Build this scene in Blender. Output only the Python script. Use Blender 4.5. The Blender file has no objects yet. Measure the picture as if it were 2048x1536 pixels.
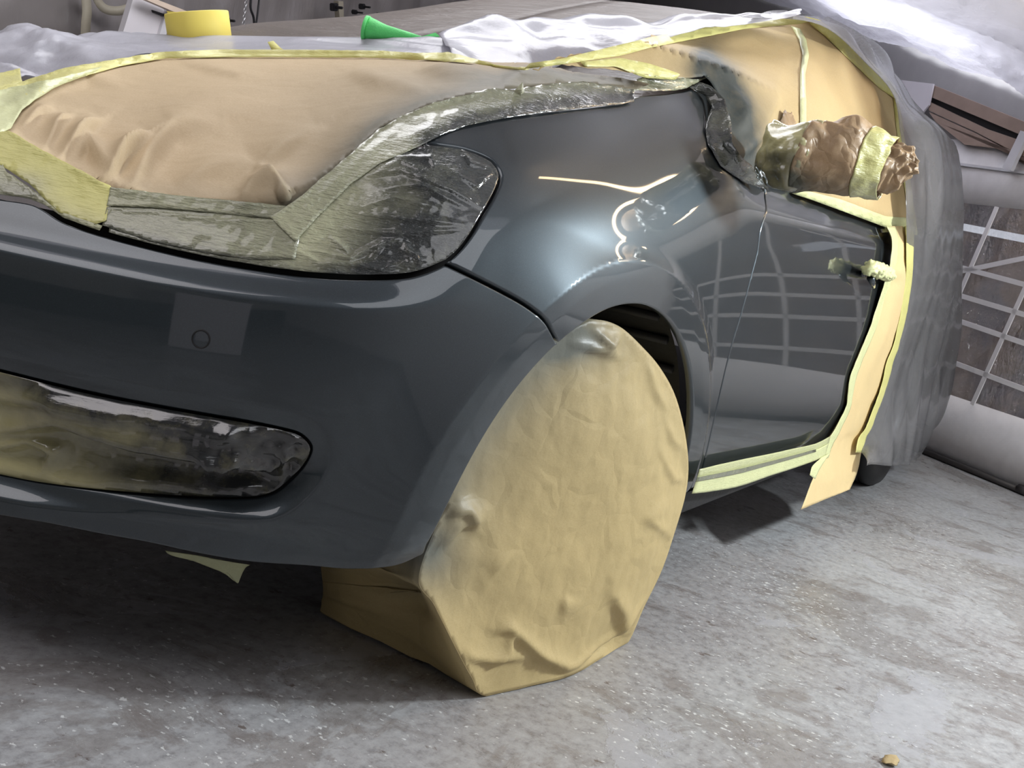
import bpy, bmesh, math, random
import numpy as np
from math import pi, sin, cos, radians
from mathutils import Vector, Matrix
from mathutils.bvhtree import BVHTree
from mathutils.geometry import delaunay_2d_cdt
random.seed(7); rng = np.random.default_rng(7)
scn = bpy.context.scene
COL = scn.collection

# ------------------------------------------------------------------ camera (metres: x rearwards along the car, y into the car, z up)
FPX = 2200.0
CAM = np.array([-1.69552928, -0.72887005, 0.80380859])
ROT = np.array([[0.5078792699526467, -0.04691725357530223, 0.8601496488805408],
                [-0.8393779589088596, -0.2514296129322119, 0.48190018866851975],
                [0.19365765993206538, -0.966737772644531, -0.16707719680413483]])
cd = bpy.data.cameras.new('camera'); cd.sensor_width = 36.0; cd.lens = FPX/2048*36.0; cd.clip_start = .02; cd.clip_end = 100
cam = bpy.data.objects.new('camera', cd); COL.objects.link(cam)
M = Matrix.Identity(4)
for i in range(3):
    M[i][0] = ROT[i, 0]; M[i][1] = -ROT[i, 1]; M[i][2] = -ROT[i, 2]; M[i][3] = CAM[i]
cam.matrix_world = M
scn.camera = cam

# ------------------------------------------------------------------ world, lamps, exposure
w = bpy.data.worlds.new('world'); scn.world = w; w.use_nodes = True
w.node_tree.nodes['Background'].inputs[0].default_value = (.75, .8, .9, 1); w.node_tree.nodes['Background'].inputs[1].default_value = .03
vs = scn.view_settings; vs.view_transform = 'Standard'; vs.look = 'None'; vs.exposure = 0.0; vs.gamma = 1; vs.use_curve_mapping = False
def area(name, loc, target, sx, sy, power, col=(1, 1, 1)):
    l = bpy.data.lights.new(name, 'AREA'); l.shape = 'RECTANGLE'; l.size = sx; l.size_y = sy; l.energy = power; l.color = col
    o = bpy.data.objects.new(name, l); COL.objects.link(o); o.location = loc
    d = Vector(target) - Vector(loc); o.rotation_euler = d.to_track_quat('-Z', 'Y').to_euler(); return o
area('soft_ceiling_fill', (-1.9, .9, 2.42), (-1.5, .9, 0), 2.0, 1.6, 30, (1, .95, .97))  # these ceiling lights are unseen fill, added wide so their reflections stay soft
area('soft_ceiling_fill', (2.5, .9, 2.42), (2.5, .9, 0), 1.0, 1.4, 24, (.95, .96, 1))
area('soft_ceiling_fill', (.9, 1.5, 2.44), (.9, 1.4, 0), 2.2, 1.2, 46, (.97, .97, 1))
area('soft_ceiling_fill', (-.8, -1.9, 2.42), (-.6, -1.5, 0), 2.0, 1.6, 26, (.95, .96, 1))
area('flood_lamp', (1.43, -1.86, 1.78), (.35, -.3, 0.1), .34, .16, 84, (.88, .96, 1))
area('drape_lamp', (3.1, .55, 2.40), (4.2, .55, 2.1), .3, .3, 30, (.9, .93, 1))

# ------------------------------------------------------------------ helpers: space
def ray(px, py): return ROT @ np.array([px-1024., py-768., FPX])
def at(px, py, ax, val):
    d = ray(px, py); return CAM + (val-CAM[ax])/d[ax]*d
def at_plane(px, py, o, n):
    d = ray(px, py); o = np.array(o, float); n = np.array(n, float)
    return CAM + ((o-CAM) @ n)/(d @ n)*d
def proj(P):
    v = (np.asarray(P, float)-CAM) @ ROT
    return np.stack([1024+FPX*v[..., 0]/v[..., 2], 768+FPX*v[..., 1]/v[..., 2]], -1)
def sstep(a, b, x):
    t = np.clip((x-a)/(b-a), 0, 1); return t*t*(3-2*t)

def _hash(I, seed):
    h = (I[..., 0].astype(np.int64)*374761393 + I[..., 1].astype(np.int64)*668265263 + I[..., 2].astype(np.int64)*2147483647 + seed*974711) & 0x7fffffff
    h = ((h ^ (h >> 13))*1274126177) & 0x7fffffff
    h = (h ^ (h >> 16)) & 0x7fffffff
    return (h % 100003)/100003.0
def vnoise(P, seed=0):
    P = np.asarray(P, float); I = np.floor(P); F = P-I; F = F*F*(3-2*F); out = 0
    for dx in (0, 1):
        for dy in (0, 1):
            for dz in (0, 1):
                wgt = (F[..., 0] if dx else 1-F[..., 0])*(F[..., 1] if dy else 1-F[..., 1])*(F[..., 2] if dz else 1-F[..., 2])
                out = out + wgt*_hash(I+np.array([dx, dy, dz]), seed)
    return out*2-1
def ridged(P, seed=0, octv=3):
    o = 0; a = 1.0; P = np.asarray(P, float)
    for k in range(octv):
        o = o + a*(1-2*np.abs(vnoise(P, seed+k*17))); P = P*2.03+3.1; a *= .5
    return o/1.75
def fbm(P, seed=0, octv=3):
    o = 0; a = 1.0; P = np.asarray(P, float)
    for k in range(octv):
        o = o + a*vnoise(P, seed+k*17); P = P*2.03+3.1; a *= .5
    return o/1.75
def crumple(P, seed=0, n=8, f0=1.0):
    """facets and sharp creases like crushed paper: folded plane waves on a gently warped space"""
    P = np.asarray(P, float); g = np.random.default_rng(seed); W_ = P+.35/f0*np.stack([vnoise(P*f0*.8+k*7.7, seed+k) for k in range(3)], -1)
    o = 0
    for k in range(n):
        d = g.normal(size=3); d /= np.linalg.norm(d); f = f0*g.uniform(.6, 2.6); q = W_ @ d*f+g.uniform(0, 1); o = o+np.abs((q % 1)*2-1)/f*f0*(1 if k % 2 else -1)
    return o/n*2.2
def catmull(P, n=8, closed=False):
    P = np.asarray(P, float); m = len(P)
    if closed: idx = [[(i-1) % m, i, (i+1) % m, (i+2) % m] for i in range(m)]
    else: idx = [[max(i-1, 0), i, i+1, min(i+2, m-1)] for i in range(m-1)]
    out = []
    for a, b, c, d in idx:
        t = np.linspace(0, 1, n, endpoint=False)[:, None]
        p0, p1, p2, p3 = P[a], P[b], P[c], P[d]
        if a == b: p0 = 2*p1-p2
        if c == d: p3 = 2*p2-p1
        out.append(.5*(2*p1+(p2-p0)*t+(2*p0-5*p1+4*p2-p3)*t**2+(3*p1-p0-3*p2+p3)*t**3))
    if not closed: out.append(P[-1:])
    return np.vstack(out)
def resample(P, step, closed=False):
    P = np.asarray(P, float)
    if closed: P = np.vstack([P, P[:1]])
    L = np.r_[0, np.cumsum(np.linalg.norm(np.diff(P, axis=0), axis=1))]
    n = max(3, int(round(L[-1]/step)))
    t = np.linspace(0, L[-1], n+1)
    Q = np.stack([np.interp(t, L, P[:, k]) for k in range(P.shape[1])], 1)
    return Q[:-1] if closed else Q

# ------------------------------------------------------------------ helpers: objects
def link(name, me, mat=None, parent=None):
    o = bpy.data.objects.new(name, me); COL.objects.link(o)
    if mat is not None and not me.materials: me.materials.append(mat)
    if parent is not None: o.parent = parent
    return o
def mesh_obj(name, V, F, mat=None, parent=None, smooth=True):
    me = bpy.data.meshes.new(name); me.from_pydata([tuple(map(float, v)) for v in V], [], [tuple(int(i) for i in f) for f in F]); me.update()
    if smooth: me.polygons.foreach_set('use_smooth', [True]*len(me.polygons))
    return link(name, me, mat, parent)
def tag(o, label=None, cat=None, group=None, kind=None):
    if label: o['label'] = label
    if cat: o['category'] = cat
    if group: o['group'] = group
    if kind: o['kind'] = kind
    return o
def thing(name, label, cat, group=None):
    o = bpy.data.objects.new(name, None); COL.objects.link(o); o.empty_display_size = .05
    return tag(o, label, cat, group)
def seat(root, loc):
    """put an empty at the base of its thing without moving the parts"""
    loc = Vector([float(x) for x in loc]); root.location = loc
    for ch in root.children:
        if ch.type == 'EMPTY' or ch.type == 'MESH': ch.location = ch.location-loc
def box(name, size, loc, mat, parent=None, rot=None, bev=.004):
    bm = bmesh.new(); bmesh.ops.create_cube(bm, size=1)
    for v in bm.verts: v.co = Vector((v.co.x*size[0], v.co.y*size[1], v.co.z*size[2]))
    if bev: bmesh.ops.bevel(bm, geom=bm.edges[:], offset=min(bev, min(size)*.3), segments=2, affect='EDGES')
    me = bpy.data.meshes.new(name); bm.to_mesh(me); bm.free()
    o = link(name, me, mat, parent); o.location = [float(x) for x in loc]
    if rot is not None: o.rotation_euler = rot
    return o
def tube(name, pts, r, mat, parent=None, seg=10, closed=False, cap=True):
    pts = np.asarray(pts, float); n = len(pts); rr = np.broadcast_to(np.asarray(r, float), (n,))
    V, F = [], []; up = np.array([0, 0, 1.0])
    for i in range(n):
        a = pts[(i-1) % n if closed else max(i-1, 0)]; b = pts[(i+1) % n if closed else min(i+1, n-1)]
        t = b-a; t = t/(np.linalg.norm(t)+1e-12)
        if i == 0:
            ref = up if abs(t @ up) < .95 else np.array([1.0, 0, 0]); u = np.cross(t, ref)
        else: u = u-t*(u @ t)
        u = u/np.linalg.norm(u); v = np.cross(t, u)
        for k in range(seg):
            an = 2*pi*k/seg; V.append(pts[i]+rr[i]*(cos(an)*u+sin(an)*v))
    for i in range(n if closed else n-1):
        j = (i+1) % n
        for k in range(seg):
            k2 = (k+1) % seg; F.append((i*seg+k, i*seg+k2, j*seg+k2, j*seg+k))
    if cap and not closed: F.append(tuple(range(seg))[::-1]); F.append(tuple((n-1)*seg+k for k in range(seg)))
    return mesh_obj(name, V, F, mat, parent)
def set_attr(o, name, vals):
    a = o.data.attributes.new(name, 'FLOAT', 'POINT'); a.data.foreach_set('value', np.asarray(vals, np.float32))
def solid(o, th, off=-1.0):
    m = o.modifiers.new('thickness', 'SOLIDIFY'); m.thickness = th; m.offset = off
def verts(o):
    a = np.empty(len(o.data.vertices)*3); o.data.vertices.foreach_get('co', a); return a.reshape(-1, 3)
def setverts(o, V):
    o.data.vertices.foreach_set('co', np.asarray(V, float).ravel()); o.data.update()
def vnormals(o):
    a = np.empty(len(o.data.vertices)*3); o.data.vertices.foreach_get('normal', a); return a.reshape(-1, 3)

# ------------------------------------------------------------------ materials
def mat_new(name):
    m = bpy.data.materials.new(name); m.use_nodes = True; nt = m.node_tree; nt.nodes.clear()
    out = nt.nodes.new('ShaderNodeOutputMaterial'); return m, nt, out
def nd(nt, typ, **kw):
    n = nt.nodes.new(typ)
    for k, v in kw.items():
        if k in n.inputs: n.inputs[k].default_value = v
        else: setattr(n, k, v)
    return n
def noise(nt, scale, detail=4, rough=.55, coord=None, stretch=None, dist=0.0):
    if coord is None: coord = nd(nt, 'ShaderNodeTexCoord').outputs['Object']
    if stretch is not None:
        mp = nd(nt, 'ShaderNodeMapping'); mp.inputs['Scale'].default_value = stretch[:3]
        if len(stretch) > 3: mp.inputs['Rotation'].default_value = (0, 0, stretch[3])
        nt.links.new(coord, mp.inputs['Vector']); coord = mp.outputs[0]
    n = nd(nt, 'ShaderNodeTexNoise'); n.inputs['Scale'].default_value = scale; n.inputs['Detail'].default_value = detail; n.inputs['Roughness'].default_value = rough
    n.inputs['Distortion'].default_value = dist
    nt.links.new(coord, n.inputs['Vector']); return n.outputs['Fac']
def ramp(nt, fac, stops):
    r = nd(nt, 'ShaderNodeValToRGB'); e = r.color_ramp.elements
    while len(e) > 1: e.remove(e[-1])
    for i, (p, c) in enumerate(stops):
        if i == 0: e[0].position = p; x = e[0]
        else: x = e.new(p)
        x.color = (*c, 1) if len(c) == 3 else c
    nt.links.new(fac, r.inputs[0]); return r.outputs[0]
def mix(nt, fac, a, b, mode='MIX'):
    m = nd(nt, 'ShaderNodeMix'); m.data_type = 'RGBA'; m.blend_type = mode
    for sock, val in ((m.inputs[0], fac), (m.inputs[6], a), (m.inputs[7], b)):
        if hasattr(val, 'is_output') or isinstance(val, bpy.types.NodeSocket): nt.links.new(val, sock)
        elif isinstance(val, (int, float)): sock.default_value = val
        else: sock.default_value = (*val, 1)
    return m.outputs[2]
def math_(nt, op, a, b=0.0, clamp=False):
    m = nd(nt, 'ShaderNodeMath', operation=op); m.use_clamp = clamp
    for s, v in ((m.inputs[0], a), (m.inputs[1], b)):
        if isinstance(v, bpy.types.NodeSocket): nt.links.new(v, s)
        else: s.default_value = v
    return m.outputs[0]
def attr(nt, name):
    a = nd(nt, 'ShaderNodeAttribute'); a.attribute_name = name; return a.outputs['Fac']
def bump(nt, h, strength=.3, dist=.01, normal=None):
    b = nd(nt, 'ShaderNodeBump'); b.inputs['Strength'].default_value = strength; b.inputs['Distance'].default_value = dist
    nt.links.new(h, b.inputs['Height'])
    if normal is not None: nt.links.new(normal, b.inputs['Normal'])
    return b.outputs[0]
def principled(nt, out, **kw):
    p = nd(nt, 'ShaderNodeBsdfPrincipled')
    for k, v in kw.items():
        s = p.inputs[k.replace('_', ' ')]
        if isinstance(v, bpy.types.NodeSocket): nt.links.new(v, s)
        elif isinstance(v, tuple) and len(v) == 3: s.default_value = (*v, 1)
        else: s.default_value = v
    if out is not None: nt.links.new(p.outputs[0], out.inputs[0])
    return p
def simple(name, col, rough=.6, metal=0.0, nscale=0, namt=.15, bstr=0, bscale=60, coat=0.0):
    m, nt, out = mat_new(name); c = col
    if nscale:
        f = noise(nt, nscale); c = mix(nt, f, tuple(x*(1-namt) for x in col), tuple(min(1, x*(1+namt)) for x in col))
    p = principled(nt, out, Base_Color=c, Roughness=rough, Metallic=metal, Coat_Weight=coat)
    if bstr: nt.links.new(bump(nt, noise(nt, bscale), bstr, .005), p.inputs['Normal'])
    return m
def m_paint():
    m, nt, out = mat_new('metallic_paint')
    fl = nd(nt, 'ShaderNodeTexVoronoi'); fl.inputs['Scale'].default_value = 1400
    nt.links.new(nd(nt, 'ShaderNodeTexCoord').outputs['Object'], fl.inputs['Vector'])
    c = mix(nt, .35, (.036, .046, .053), ramp(nt, fl.outputs['Color'], [(.0, (.028, .036, .041)), (.9, (.055, .068, .077)), (1, (.14, .16, .17))]))
    principled(nt, out, Base_Color=c, Metallic=.75, Roughness=.40, Coat_Weight=1.0, Coat_Roughness=.035, Coat_IOR=1.5)
    return m
def m_paper(name, col, dark=(.05, .06, .055), rough=.75, sheen=.25, crease=9.0, cstr=.10):
    m, nt, out = mat_new(name)
    base = mix(nt, noise(nt, 9, 5), tuple(x*.93 for x in col), tuple(x*1.05 for x in col))
    base = mix(nt, .10, base, ramp(nt, noise(nt, 260, 2, stretch=(1, 1, 6)), [(.3, (.2, .15, .1)), (.7, (.8, .7, .55))]))
    sp = attr(nt, 'spray'); cl = noise(nt, 14, 5, .65)
    f = math_(nt, 'MULTIPLY', sp, math_(nt, 'ADD', .72, math_(nt, 'MULTIPLY', cl, .55)), True)
    c = mix(nt, f, base, dark)
    r = math_(nt, 'SUBTRACT', rough, math_(nt, 'MULTIPLY', sp, .16))
    p = principled(nt, out, Base_Color=c, Roughness=r, Specular_IOR_Level=.28)
    vo = nd(nt, 'ShaderNodeTexVoronoi'); vo.feature = 'DISTANCE_TO_EDGE'; vo.inputs['Scale'].default_value = crease
    cw = nd(nt, 'ShaderNodeMapping'); tc = nd(nt, 'ShaderNodeTexCoord').outputs['Object']; nz = nd(nt, 'ShaderNodeTexNoise'); nz.inputs['Scale'].default_value = crease*.8; nt.links.new(tc, nz.inputs['Vector'])
    va = nd(nt, 'ShaderNodeVectorMath', operation='MULTIPLY_ADD'); nt.links.new(nz.outputs['Color'], va.inputs[0]); va.inputs[1].default_value = (1.6/crease,)*3; nt.links.new(tc, va.inputs[2]); nt.links.new(va.outputs[0], vo.inputs['Vector'])
    hh_ = math_(nt, 'MINIMUM', vo.outputs['Distance'], .22)
    b1 = bump(nt, hh_, cstr, .02)
    nt.links.new(bump(nt, noise(nt, 70, 6, .6), .18, .004, b1), p.inputs['Normal']); return m
def m_tape(name, col, dark=(.045, .052, .045), rough=.5, crepe=.35):
    m, nt, out = mat_new(name)
    base = mix(nt, noise(nt, 30, 4), tuple(x*.9 for x in col), tuple(min(x*1.06, 1) for x in col))
    sp = attr(nt, 'spray'); cl = noise(nt, 24, 5, .65)
    f = math_(nt, 'MULTIPLY', sp, math_(nt, 'ADD', .75, math_(nt, 'MULTIPLY', cl, .5)), True)
    c = mix(nt, f, base, dark)
    r = math_(nt, 'SUBTRACT', rough, math_(nt, 'MULTIPLY', sp, .30))
    ct = math_(nt, 'MULTIPLY', sp, 1.6, True)
    p = principled(nt, out, Base_Color=c, Roughness=r, Coat_Weight=ct, Coat_Roughness=.07)
    h = math_(nt, 'ADD', math_(nt, 'MULTIPLY', noise(nt, 240, 3, .6, stretch=(.22, .22, 1.3)), .8), math_(nt, 'MULTIPLY', noise(nt, 24, 4, .6), 1.5))
    nt.links.new(bump(nt, h, crepe, .006), p.inputs['Normal']); return m
def m_plastic(name, col, trans=.35, rough=.22, bs=.4, nscale=12, stretch=(1, 1, 1), shine=.5):
    m, nt, out = mat_new(name)
    h = math_(nt, 'ADD', noise(nt, nscale, 6, .6, stretch=stretch, dist=.6), math_(nt, 'MULTIPLY', noise(nt, nscale*4, 4, .6, stretch=stretch), .3))
    nb = bump(nt, h, bs, .03)
    c = mix(nt, noise(nt, nscale*.7, 5, stretch=stretch), tuple(x*.8 for x in col), tuple(min(1, x*1.12) for x in col))
    p = principled(nt, None, Base_Color=c, Roughness=rough, Specular_IOR_Level=shine, Normal=nb)
    tl = nd(nt, 'ShaderNodeBsdfTranslucent'); nt.links.new(c, tl.inputs[0]); nt.links.new(nb, tl.inputs[1])
    m1 = nd(nt, 'ShaderNodeMixShader'); m1.inputs[0].default_value = .35
    nt.links.new(p.outputs[0], m1.inputs[1]); nt.links.new(tl.outputs[0], m1.inputs[2])
    tr = nd(nt, 'ShaderNodeBsdfTransparent'); tr.inputs[0].default_value = (.95, .95, .96, 1)
    f = math_(nt, 'MULTIPLY', ramp(nt, noise(nt, nscale*.9, 5, .6, stretch=stretch, dist=.8), [(.25, (.5, .5, .5)), (.7, (1, 1, 1))]), trans)
    m2 = nd(nt, 'ShaderNodeMixShader'); nt.links.new(f, m2.inputs[0])
    nt.links.new(m1.outputs[0], m2.inputs[1]); nt.links.new(tr.outputs[0], m2.inputs[2]); nt.links.new(m2.outputs[0], out.inputs[0])
    return m
def m_emit(name, col, strength):
    m, nt, out = mat_new(name); e = nd(nt, 'ShaderNodeEmission'); e.inputs[0].default_value = (*col, 1); e.inputs[1].default_value = strength
    nt.links.new(e.outputs[0], out.inputs[0]); return m
def m_floor():
    m, nt, out = mat_new('worn_painted_concrete')
    co = nd(nt, 'ShaderNodeTexCoord').outputs['Object']
    big = noise(nt, 1.1, 7, .66, co, dist=.5); mid = noise(nt, 7, 8, .72, co, stretch=(1.2, .8, 1, .5), dist=.4); fine = noise(nt, 45, 6, .72, co)
    c = mix(nt, ramp(nt, big, [(.36, (0, 0, 0)), (.62, (1, 1, 1))]), (.235, .215, .212), (.38, .385, .395))
    c = mix(nt, .5, c, ramp(nt, fine, [(.32, (.11, .10, .095)), (.48, (.34, .335, .335)), (.72, (.54, .55, .55))]))
    brown = ramp(nt, mid, [(.53, (0, 0, 0)), (.62, (1, 1, 1))])
    c = mix(nt, math_(nt, 'MULTIPLY', brown, .5), c, (.15, .12, .105))
    st = noise(nt, 1.7, 8, .7, co, stretch=(1, 1, 1, .3), dist=.8)
    stain = ramp(nt, st, [(.555, (0, 0, 0)), (.575, (1, 1, 1))])
    c = mix(nt, math_(nt, 'MULTIPLY', stain, .42), c, (.20, .175, .16))
    peel = ramp(nt, noise(nt, 1.9, 8, .68, co, stretch=(1, 1.3, 1, .9), dist=.5), [(.585, (0, 0, 0)), (.595, (1, 1, 1))])
    c = mix(nt, math_(nt, 'MULTIPLY', peel, .6), c, (.40, .40, .425))
    fleck = ramp(nt, math_(nt, 'MULTIPLY', noise(nt, 95, 3, .6, co, stretch=(1, .6, 1, .5)), math_(nt, 'ADD', .75, math_(nt, 'MULTIPLY', noise(nt, 1.6, 3, .5, co), .5))), [(.655, (0, 0, 0)), (.70, (1, 1, 1))])
    c = mix(nt, math_(nt, 'MULTIPLY', fleck, .75), c, (.74, .75, .74))
    spot = ramp(nt, noise(nt, 26, 5, .68, co, stretch=(1, .6, 1, .6)), [(.645, (0, 0, 0)), (.69, (1, 1, 1))])
    c = mix(nt, math_(nt, 'MULTIPLY', spot, .75), c, (.10, .066, .05))
    r = ramp(nt, st, [(.40, (.48, .48, .48)), (.60, (.26, .26, .26))])
    p = principled(nt, out, Base_Color=c, Roughness=r, Specular_IOR_Level=.5)
    h = math_(nt, 'ADD', math_(nt, 'MULTIPLY', fine, .7), math_(nt, 'ADD', math_(nt, 'MULTIPLY', brown, -.5), math_(nt, 'MULTIPLY', peel, .8)))
    nt.links.new(bump(nt, h, .3, .004), p.inputs['Normal']); return m

PAINT = m_paint()
BLACK = simple('black_shadow_gap', (.004, .004, .004), .6)
DARKPL = simple('dark_liner_plastic', (.012, .012, .013), .7, nscale=30, bstr=.3)
RUBBER = simple('tyre_rubber', (.018, .018, .019), .65, nscale=40)
ALLOY = simple('alloy_rim', (.5, .5, .52), .3, .9)
BONPAPER = m_paper('bonnet_paper', (.475, .36, .215), dark=(.15, .135, .095))
WHPAPER = m_paper('wheel_paper', (.485, .37, .165), dark=(.16, .165, .14), rough=.55, crease=11.0, cstr=.22)
SIDEPAPER = m_paper('window_paper', (.50, .37, .18), dark=(.04, .048, .045))
MIRPAPER = m_paper('mirror_paper', (.36, .235, .125), dark=(.05, .05, .035), rough=.45, crease=24.0, cstr=.5)
EDGEPAPER = m_paper('edge_paper', (.66, .50, .25))
TAPE = m_tape('yellow_masking_tape', (.74, .70, .25))
TAPE2 = m_tape('pale_masking_tape', (.70, .72, .38))
LAMPTAPE = m_tape('lacquered_tape', (.56, .56, .36), dark=(.028, .032, .030), rough=.40, crepe=.8)
FILM = m_tape('lacquered_film', (.66, .60, .30), dark=(.014, .015, .015), rough=.40, crepe=.12)
PL_WHITE = m_plastic('white_plastic_sheet', (.66, .655, .71), .10, .22, .12, 7)
PL_STREAK = m_plastic('streaky_plastic_sheet', (.30, .265, .245), .12, .24, .55, 6, (1.2, 1.2, 14))
PL_CLEAR = m_plastic('clear_plastic_sheet', (.31, .305, .31), .58, .15, .06, 5, (1, 1, .5), .6)
PL_CEIL = m_plastic('ceiling_plastic_sheet', (.80, .79, .86), .08, .3, .6, 3.2)
PL_WALL = m_plastic('wall_plastic_sheet', (.33, .30, .295), .0, .25, .3, 5, (1, 1, .35))
CANVAS = simple('white_canvas', (.74, .72, .73), .8, nscale=18, namt=.1, bstr=.3, bscale=25)
CANVAS_D = simple('grey_canvas', (.36, .35, .35), .8, nscale=8, namt=.12, bstr=.3, bscale=15)
WOOD = simple('brown_board', (.30, .22, .18), .7, nscale=12, namt=.2)
PALEWOOD = simple('pale_timber', (.62, .50, .40), .65, nscale=20, namt=.12)
WHITEBOARD = simple('white_panel', (.66, .63, .66), .6, nscale=10, namt=.05)
STEEL = simple('white_steel', (.62, .61, .64), .45, .1)
DARKSTEEL = simple('dark_steel', (.05, .045, .045), .5, .5)
CHROME = simple('chain_steel', (.6, .6, .62), .3, .9)
YELLOW = simple('yellow_tape_roll', (.78, .64, .13), .6, nscale=14, namt=.06)
GREEN = simple('green_mesh', (.10, .62, .16), .6, nscale=60, namt=.2, bstr=.3, bscale=300)
BLACKPL = simple('black_plastic', (.01, .01, .012), .4)
FLOORM = m_floor()

# ------------------------------------------------------------------ body surface: plan curve + profile
PATH = [(-.45,1.72),(-.60,1.60),(-.72,1.45),(-.80,1.3),(-.875,1.1),(-.90,.9),(-.875,.7),(-.80,.5),(-.72,.35),(-.60,.2),(-.48,.1),(-.35,.04),(-.15,.0),(0,-.01),(.3,-.012),(.8,-.012),(1.3,-.012),(1.7,-.012),(2.2,-.01),(2.58,0),(3.0,.06),(3.25,.2),(3.33,.4),(3.36,.9)]
def bspl(P, n=60):
    P = np.array(P, float); P = np.vstack([2*P[0]-P[1], P, 2*P[-1]-P[-2]]); out = []
    for i in range(len(P)-3):
        t = np.linspace(0, 1, n, endpoint=False)[:, None]
        out.append(((1-t)**3*P[i]+(3*t**3-6*t**2+4)*P[i+1]+(-3*t**3+3*t**2+3*t+1)*P[i+2]+t**3*P[i+3])/6)
    return np.vstack(out)
BP = bspl(PATH); BS = np.r_[0, np.cumsum(np.linalg.norm(np.diff(BP, axis=0), axis=1))]
BS = BS-BS[np.argmin(abs(BP[:, 0])+(BP[:, 1] > .5)*9)]
BT = np.gradient(BP, BS, axis=0); BT /= np.linalg.norm(BT, axis=1)[:, None]
BN = np.stack([BT[:, 1], -BT[:, 0]], 1)
def bs_pt(s): return np.stack([np.interp(s, BS, BP[:, 0]), np.interp(s, BS, BP[:, 1])], -1)
def bs_n(s):
    n = np.stack([np.interp(s, BS, BN[:, 0]), np.interp(s, BS, BN[:, 1])], -1); return n/np.linalg.norm(n, axis=-1, keepdims=True)
def pchip(x, y, q):
    x = np.asarray(x, float); y = np.asarray(y, float); h = np.diff(x); dl = np.diff(y, axis=0)/(h if y.ndim == 1 else h[:, None])
    m = np.zeros_like(y); m[0] = dl[0]; m[-1] = dl[-1]
    a, b = dl[:-1], dl[1:]; m[1:-1] = np.where(a*b > 0, 2*a*b/(a+b+1e-30*np.sign(a+b+1e-30)), 0)
    i = np.clip(np.searchsorted(x, q)-1, 0, len(x)-2); hh = h[i]; t = (q-x[i])/hh
    t = np.clip(t, 0, 1)
    if y.ndim > 1: t = t[:, None]; hh = hh[:, None]
    return (2*t**3-3*t**2+1)*y[i]+(t**3-2*t**2+t)*hh*m[i]+(-2*t**3+3*t**2)*y[i+1]+(t**3-t**2)*hh*m[i+1]
FZ = [.18,.25,.285,.318,.40,.52,.606,.614,.632,.652,.80,.90,1.05]; FD = [-.10,-.020,-.022,-.002,.0,.008,.006,.001,-.022,-.034,-.14,-.36,-.9]
SIDE_Z = [.2,.26,.295,.36,.45,.57,.67,.74,.80,.868,.905,.935,1.12]; SIDE_D = [-.06,-.035,-.008,0,.003,.003,0,-.004,-.010,-.022,-.046,-.06,-.15]
ST = [(-2.5, FZ, FD), (-1.42, FZ, FD), (-1.02, FZ, FD), (-.8, FZ, FD),
      (-.6, [.18,.25,.285,.325,.40,.52,.618,.628,.642,.66,.80,.88,1.05], [-.10,-.025,-.015,-.002,.002,.006,.005,-.001,-.018,-.03,-.12,-.26,-.7]),
      (-.45, [.18,.255,.29,.34,.42,.54,.64,.665,.685,.70,.80,.86,1.05], [-.08,-.03,-.012,-.002,.003,.005,.002,-.002,-.008,-.014,-.065,-.125,-.5]),
      (-.3, [.2,.26,.3,.36,.45,.56,.64,.69,.73,.78,.84,.90,1.05], [-.06,-.03,-.006,.0,.004,.005,.002,-.004,-.015,-.035,-.075,-.14,-.42]),
      (0, [.2,.26,.3,.36,.45,.56,.65,.71,.76,.82,.89,.955,1.1], [-.06,-.03,-.006,0,.003,.003,.0,-.006,-.018,-.04,-.08,-.14,-.36]),
      (.3, [.2,.26,.295,.36,.45,.57,.67,.74,.80,.87,.95,1.01,1.12], [-.06,-.035,-.008,0,.003,.003,0,-.005,-.013,-.03,-.065,-.11,-.25]),
      (.5, SIDE_Z, SIDE_D), (1.5, SIDE_Z, SIDE_D), (2.58, SIDE_Z, SIDE_D), (3.98, SIDE_Z, SIDE_D)]
GS = np.linspace(-2.38, 3.95, 634); GZ = np.linspace(.2, 1.12, 231)
_sx = [a for a, _, _ in ST]
_rz = pchip(_sx, np.array([b for _, b, _ in ST]), GS); _rd = pchip(_sx, np.array([c for _, _, c in ST]), GS)
DG = np.array([pchip(_rz[i], _rd[i], GZ) for i in range(len(GS))])
def gsm(A, sig, ax):
    r = int(3*sig+1); k = np.exp(-.5*(np.arange(-r, r+1)/sig)**2); k /= k.sum()
    A = np.moveaxis(A, ax, 0); Ap = np.concatenate([np.repeat(A[:1], r, 0), A, np.repeat(A[-1:], r, 0)])
    o = sum(k[j]*Ap[j:j+len(A)] for j in range(2*r+1)); return np.moveaxis(o, 0, ax)
DG = gsm(gsm(DG, 4.0, 0), .8, 1)
_ww = sstep(-.47, -.37, GS)[:, None]*(1-sstep(.28, .40, GS)[:, None]*sstep(.80, .86, GZ)[None, :])*sstep(.30, .38, GZ)[None, :]
DG = DG*(1-_ww)+gsm(gsm(DG, 6.0, 0), 9.0, 1)*_ww
ARC_C = (-.045, .30)
_ap = np.array([(-.428,.27),(-.415,.323),(-.402,.362),(-.385,.419),(-.366,.466),(-.318,.538),(-.253,.605),(-.221,.628),(-.164,.651),(-.089,.667),(-.007,.661),(.089,.633),(.201,.587),(.265,.524),(.299,.459),(.312,.399),(.325,.33),(.335,.28)])
_at = np.arctan2(_ap[:, 1]-ARC_C[1], _ap[:, 0]-ARC_C[0]); _ar = np.hypot(_ap[:, 0]-ARC_C[0], _ap[:, 1]-ARC_C[1])
_ac = np.polyfit(_at, _ar, 6)
def arch_r(th): return np.polyval(_ac, np.clip(th, -.1, pi+.12))
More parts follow.
